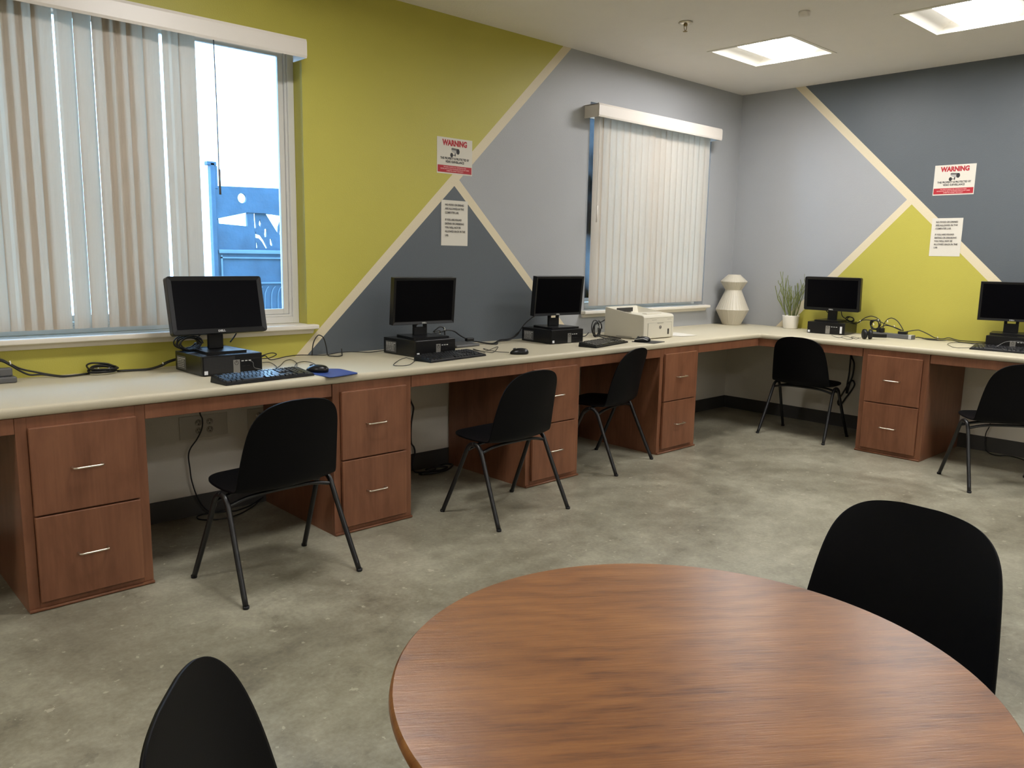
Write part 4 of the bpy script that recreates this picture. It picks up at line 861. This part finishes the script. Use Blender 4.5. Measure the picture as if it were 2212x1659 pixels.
cable('computer_lead', 'thin grey lead arched over the last keyboard', [[(-.50,-2.33,.81),(-.46,-2.37,.845),(-.43,-2.42,.853),(-.41,-2.46,.85),(-.40,-2.48,.83)]], .002, mat='grey')
cable('monitor_lead', 'black leads hanging below the monitor beside the plant', [[(-.15,-.975,.965),(-.13,-.99,.94),(-.12,-1.03,.925)], [(-.14,-1.10,.97),(-.13,-1.11,.92),(-.10,-1.14,.89)], coil((-.085, -1.155, .897), .03, .018, 3, .004, 'x', 9, .01)], .0034)
cable('under_counter_cord', 'black cord hanging from the counter to a loop on the floor behind the nearest chair', [[(-4.89,-0.03,.70),(-4.89,-0.03,0.548),(-4.878,-0.03,0.506),(-4.882,-0.03,0.458),(-4.908,-0.03,0.407),(-4.943,-0.03,0.364),(-4.956,-0.03,0.325),(-4.952,-0.03,0.264),(-4.945,-0.03,0.191),(-4.92,-.03,.10),(-4.88,-.03,.03),(-4.835,-0.04,0.006),(-4.78,-0.06,0.006),(-4.741,-0.079,0.006),(-4.649,-0.044,0.006),(-4.56,-.02,.03)], [(-4.78,-.05,.012),(-4.869,-0.03,0.006),(-4.928,-0.04,0.006),(-4.939,-0.098,0.006),(-4.872,-0.153,0.006),(-4.773,-0.15,0.006),(-4.65,-0.074,0.006),(-4.57,-0.03,0.03)]], .0035)
cable('under_counter_cord', 'black cables on the wall and floor right of the second drawer cabinet', [[(-3.60,-.03,.5),(-3.583,-0.03,0.449),(-3.565,-0.03,0.412),(-3.569,-0.03,0.377),(-3.583,-0.03,0.30),(-3.583,-0.03,0.194),(-3.562,-0.03,0.158),(-3.555,-0.03,0.115),(-3.573,-0.03,0.05),(-3.574,-0.06,0.008),(-3.53,-0.10,0.008),(-3.45,-0.094,0.008),(-3.40,-0.05,0.008),(-3.323,-0.03,0.008),(-3.285,-0.05,0.008),(-3.301,-0.09,0.008),(-3.394,-0.148,0.008),(-3.49,-0.154,0.008),(-3.586,-0.116,0.008)], [(-3.58,-.13,.008),(-3.5,-.12,.01),(-3.42,-.13,.01),(-3.35,-.1,.01),(-3.40,-.06,.012),(-3.5,-.07,.012)]], .0055)
cable('under_counter_cord', 'black cables hanging on the right wall behind the corner chair', [[(-0.03,-1.162,0.68),(-0.03,-1.162,0.599),(-0.03,-1.162,0.516),(-0.03,-1.16,0.44),(-0.03,-1.152,0.362),(-0.03,-1.151,0.285)], [(-.03,-1.166,.68),(-0.03,-1.166,0.6),(-0.03,-1.194,0.538),(-0.03,-1.191,0.443),(-0.03,-1.171,0.364),(-0.03,-1.158,0.286)], [(-0.03,-1.152,0.362),(-0.03,-1.191,0.398),(-0.03,-1.212,0.37),(-0.03,-1.194,0.322),(-0.03,-1.153,0.255),(-0.03,-1.109,0.182),(-0.03,-1.087,0.206),(-0.03,-1.12,0.281),(-0.03,-1.15,0.342)]], .0065)
cable('under_counter_cord', 'black cord curling on the floor behind the rightmost chair', [[(-.03,-2.23,.6),(-0.03,-2.225,0.35),(-0.03,-2.217,0.202),(-0.03,-2.199,0.14),(-0.03,-2.197,0.071),(-0.04,-2.21,0.02),(-0.089,-2.26,0.006),(-0.103,-2.318,0.006),(-0.06,-2.35,0.006),(-.06,-2.40,.006),(-0.113,-2.477,0.006),(-0.244,-2.547,0.006),(-.35,-2.6,.006)]], .0035)
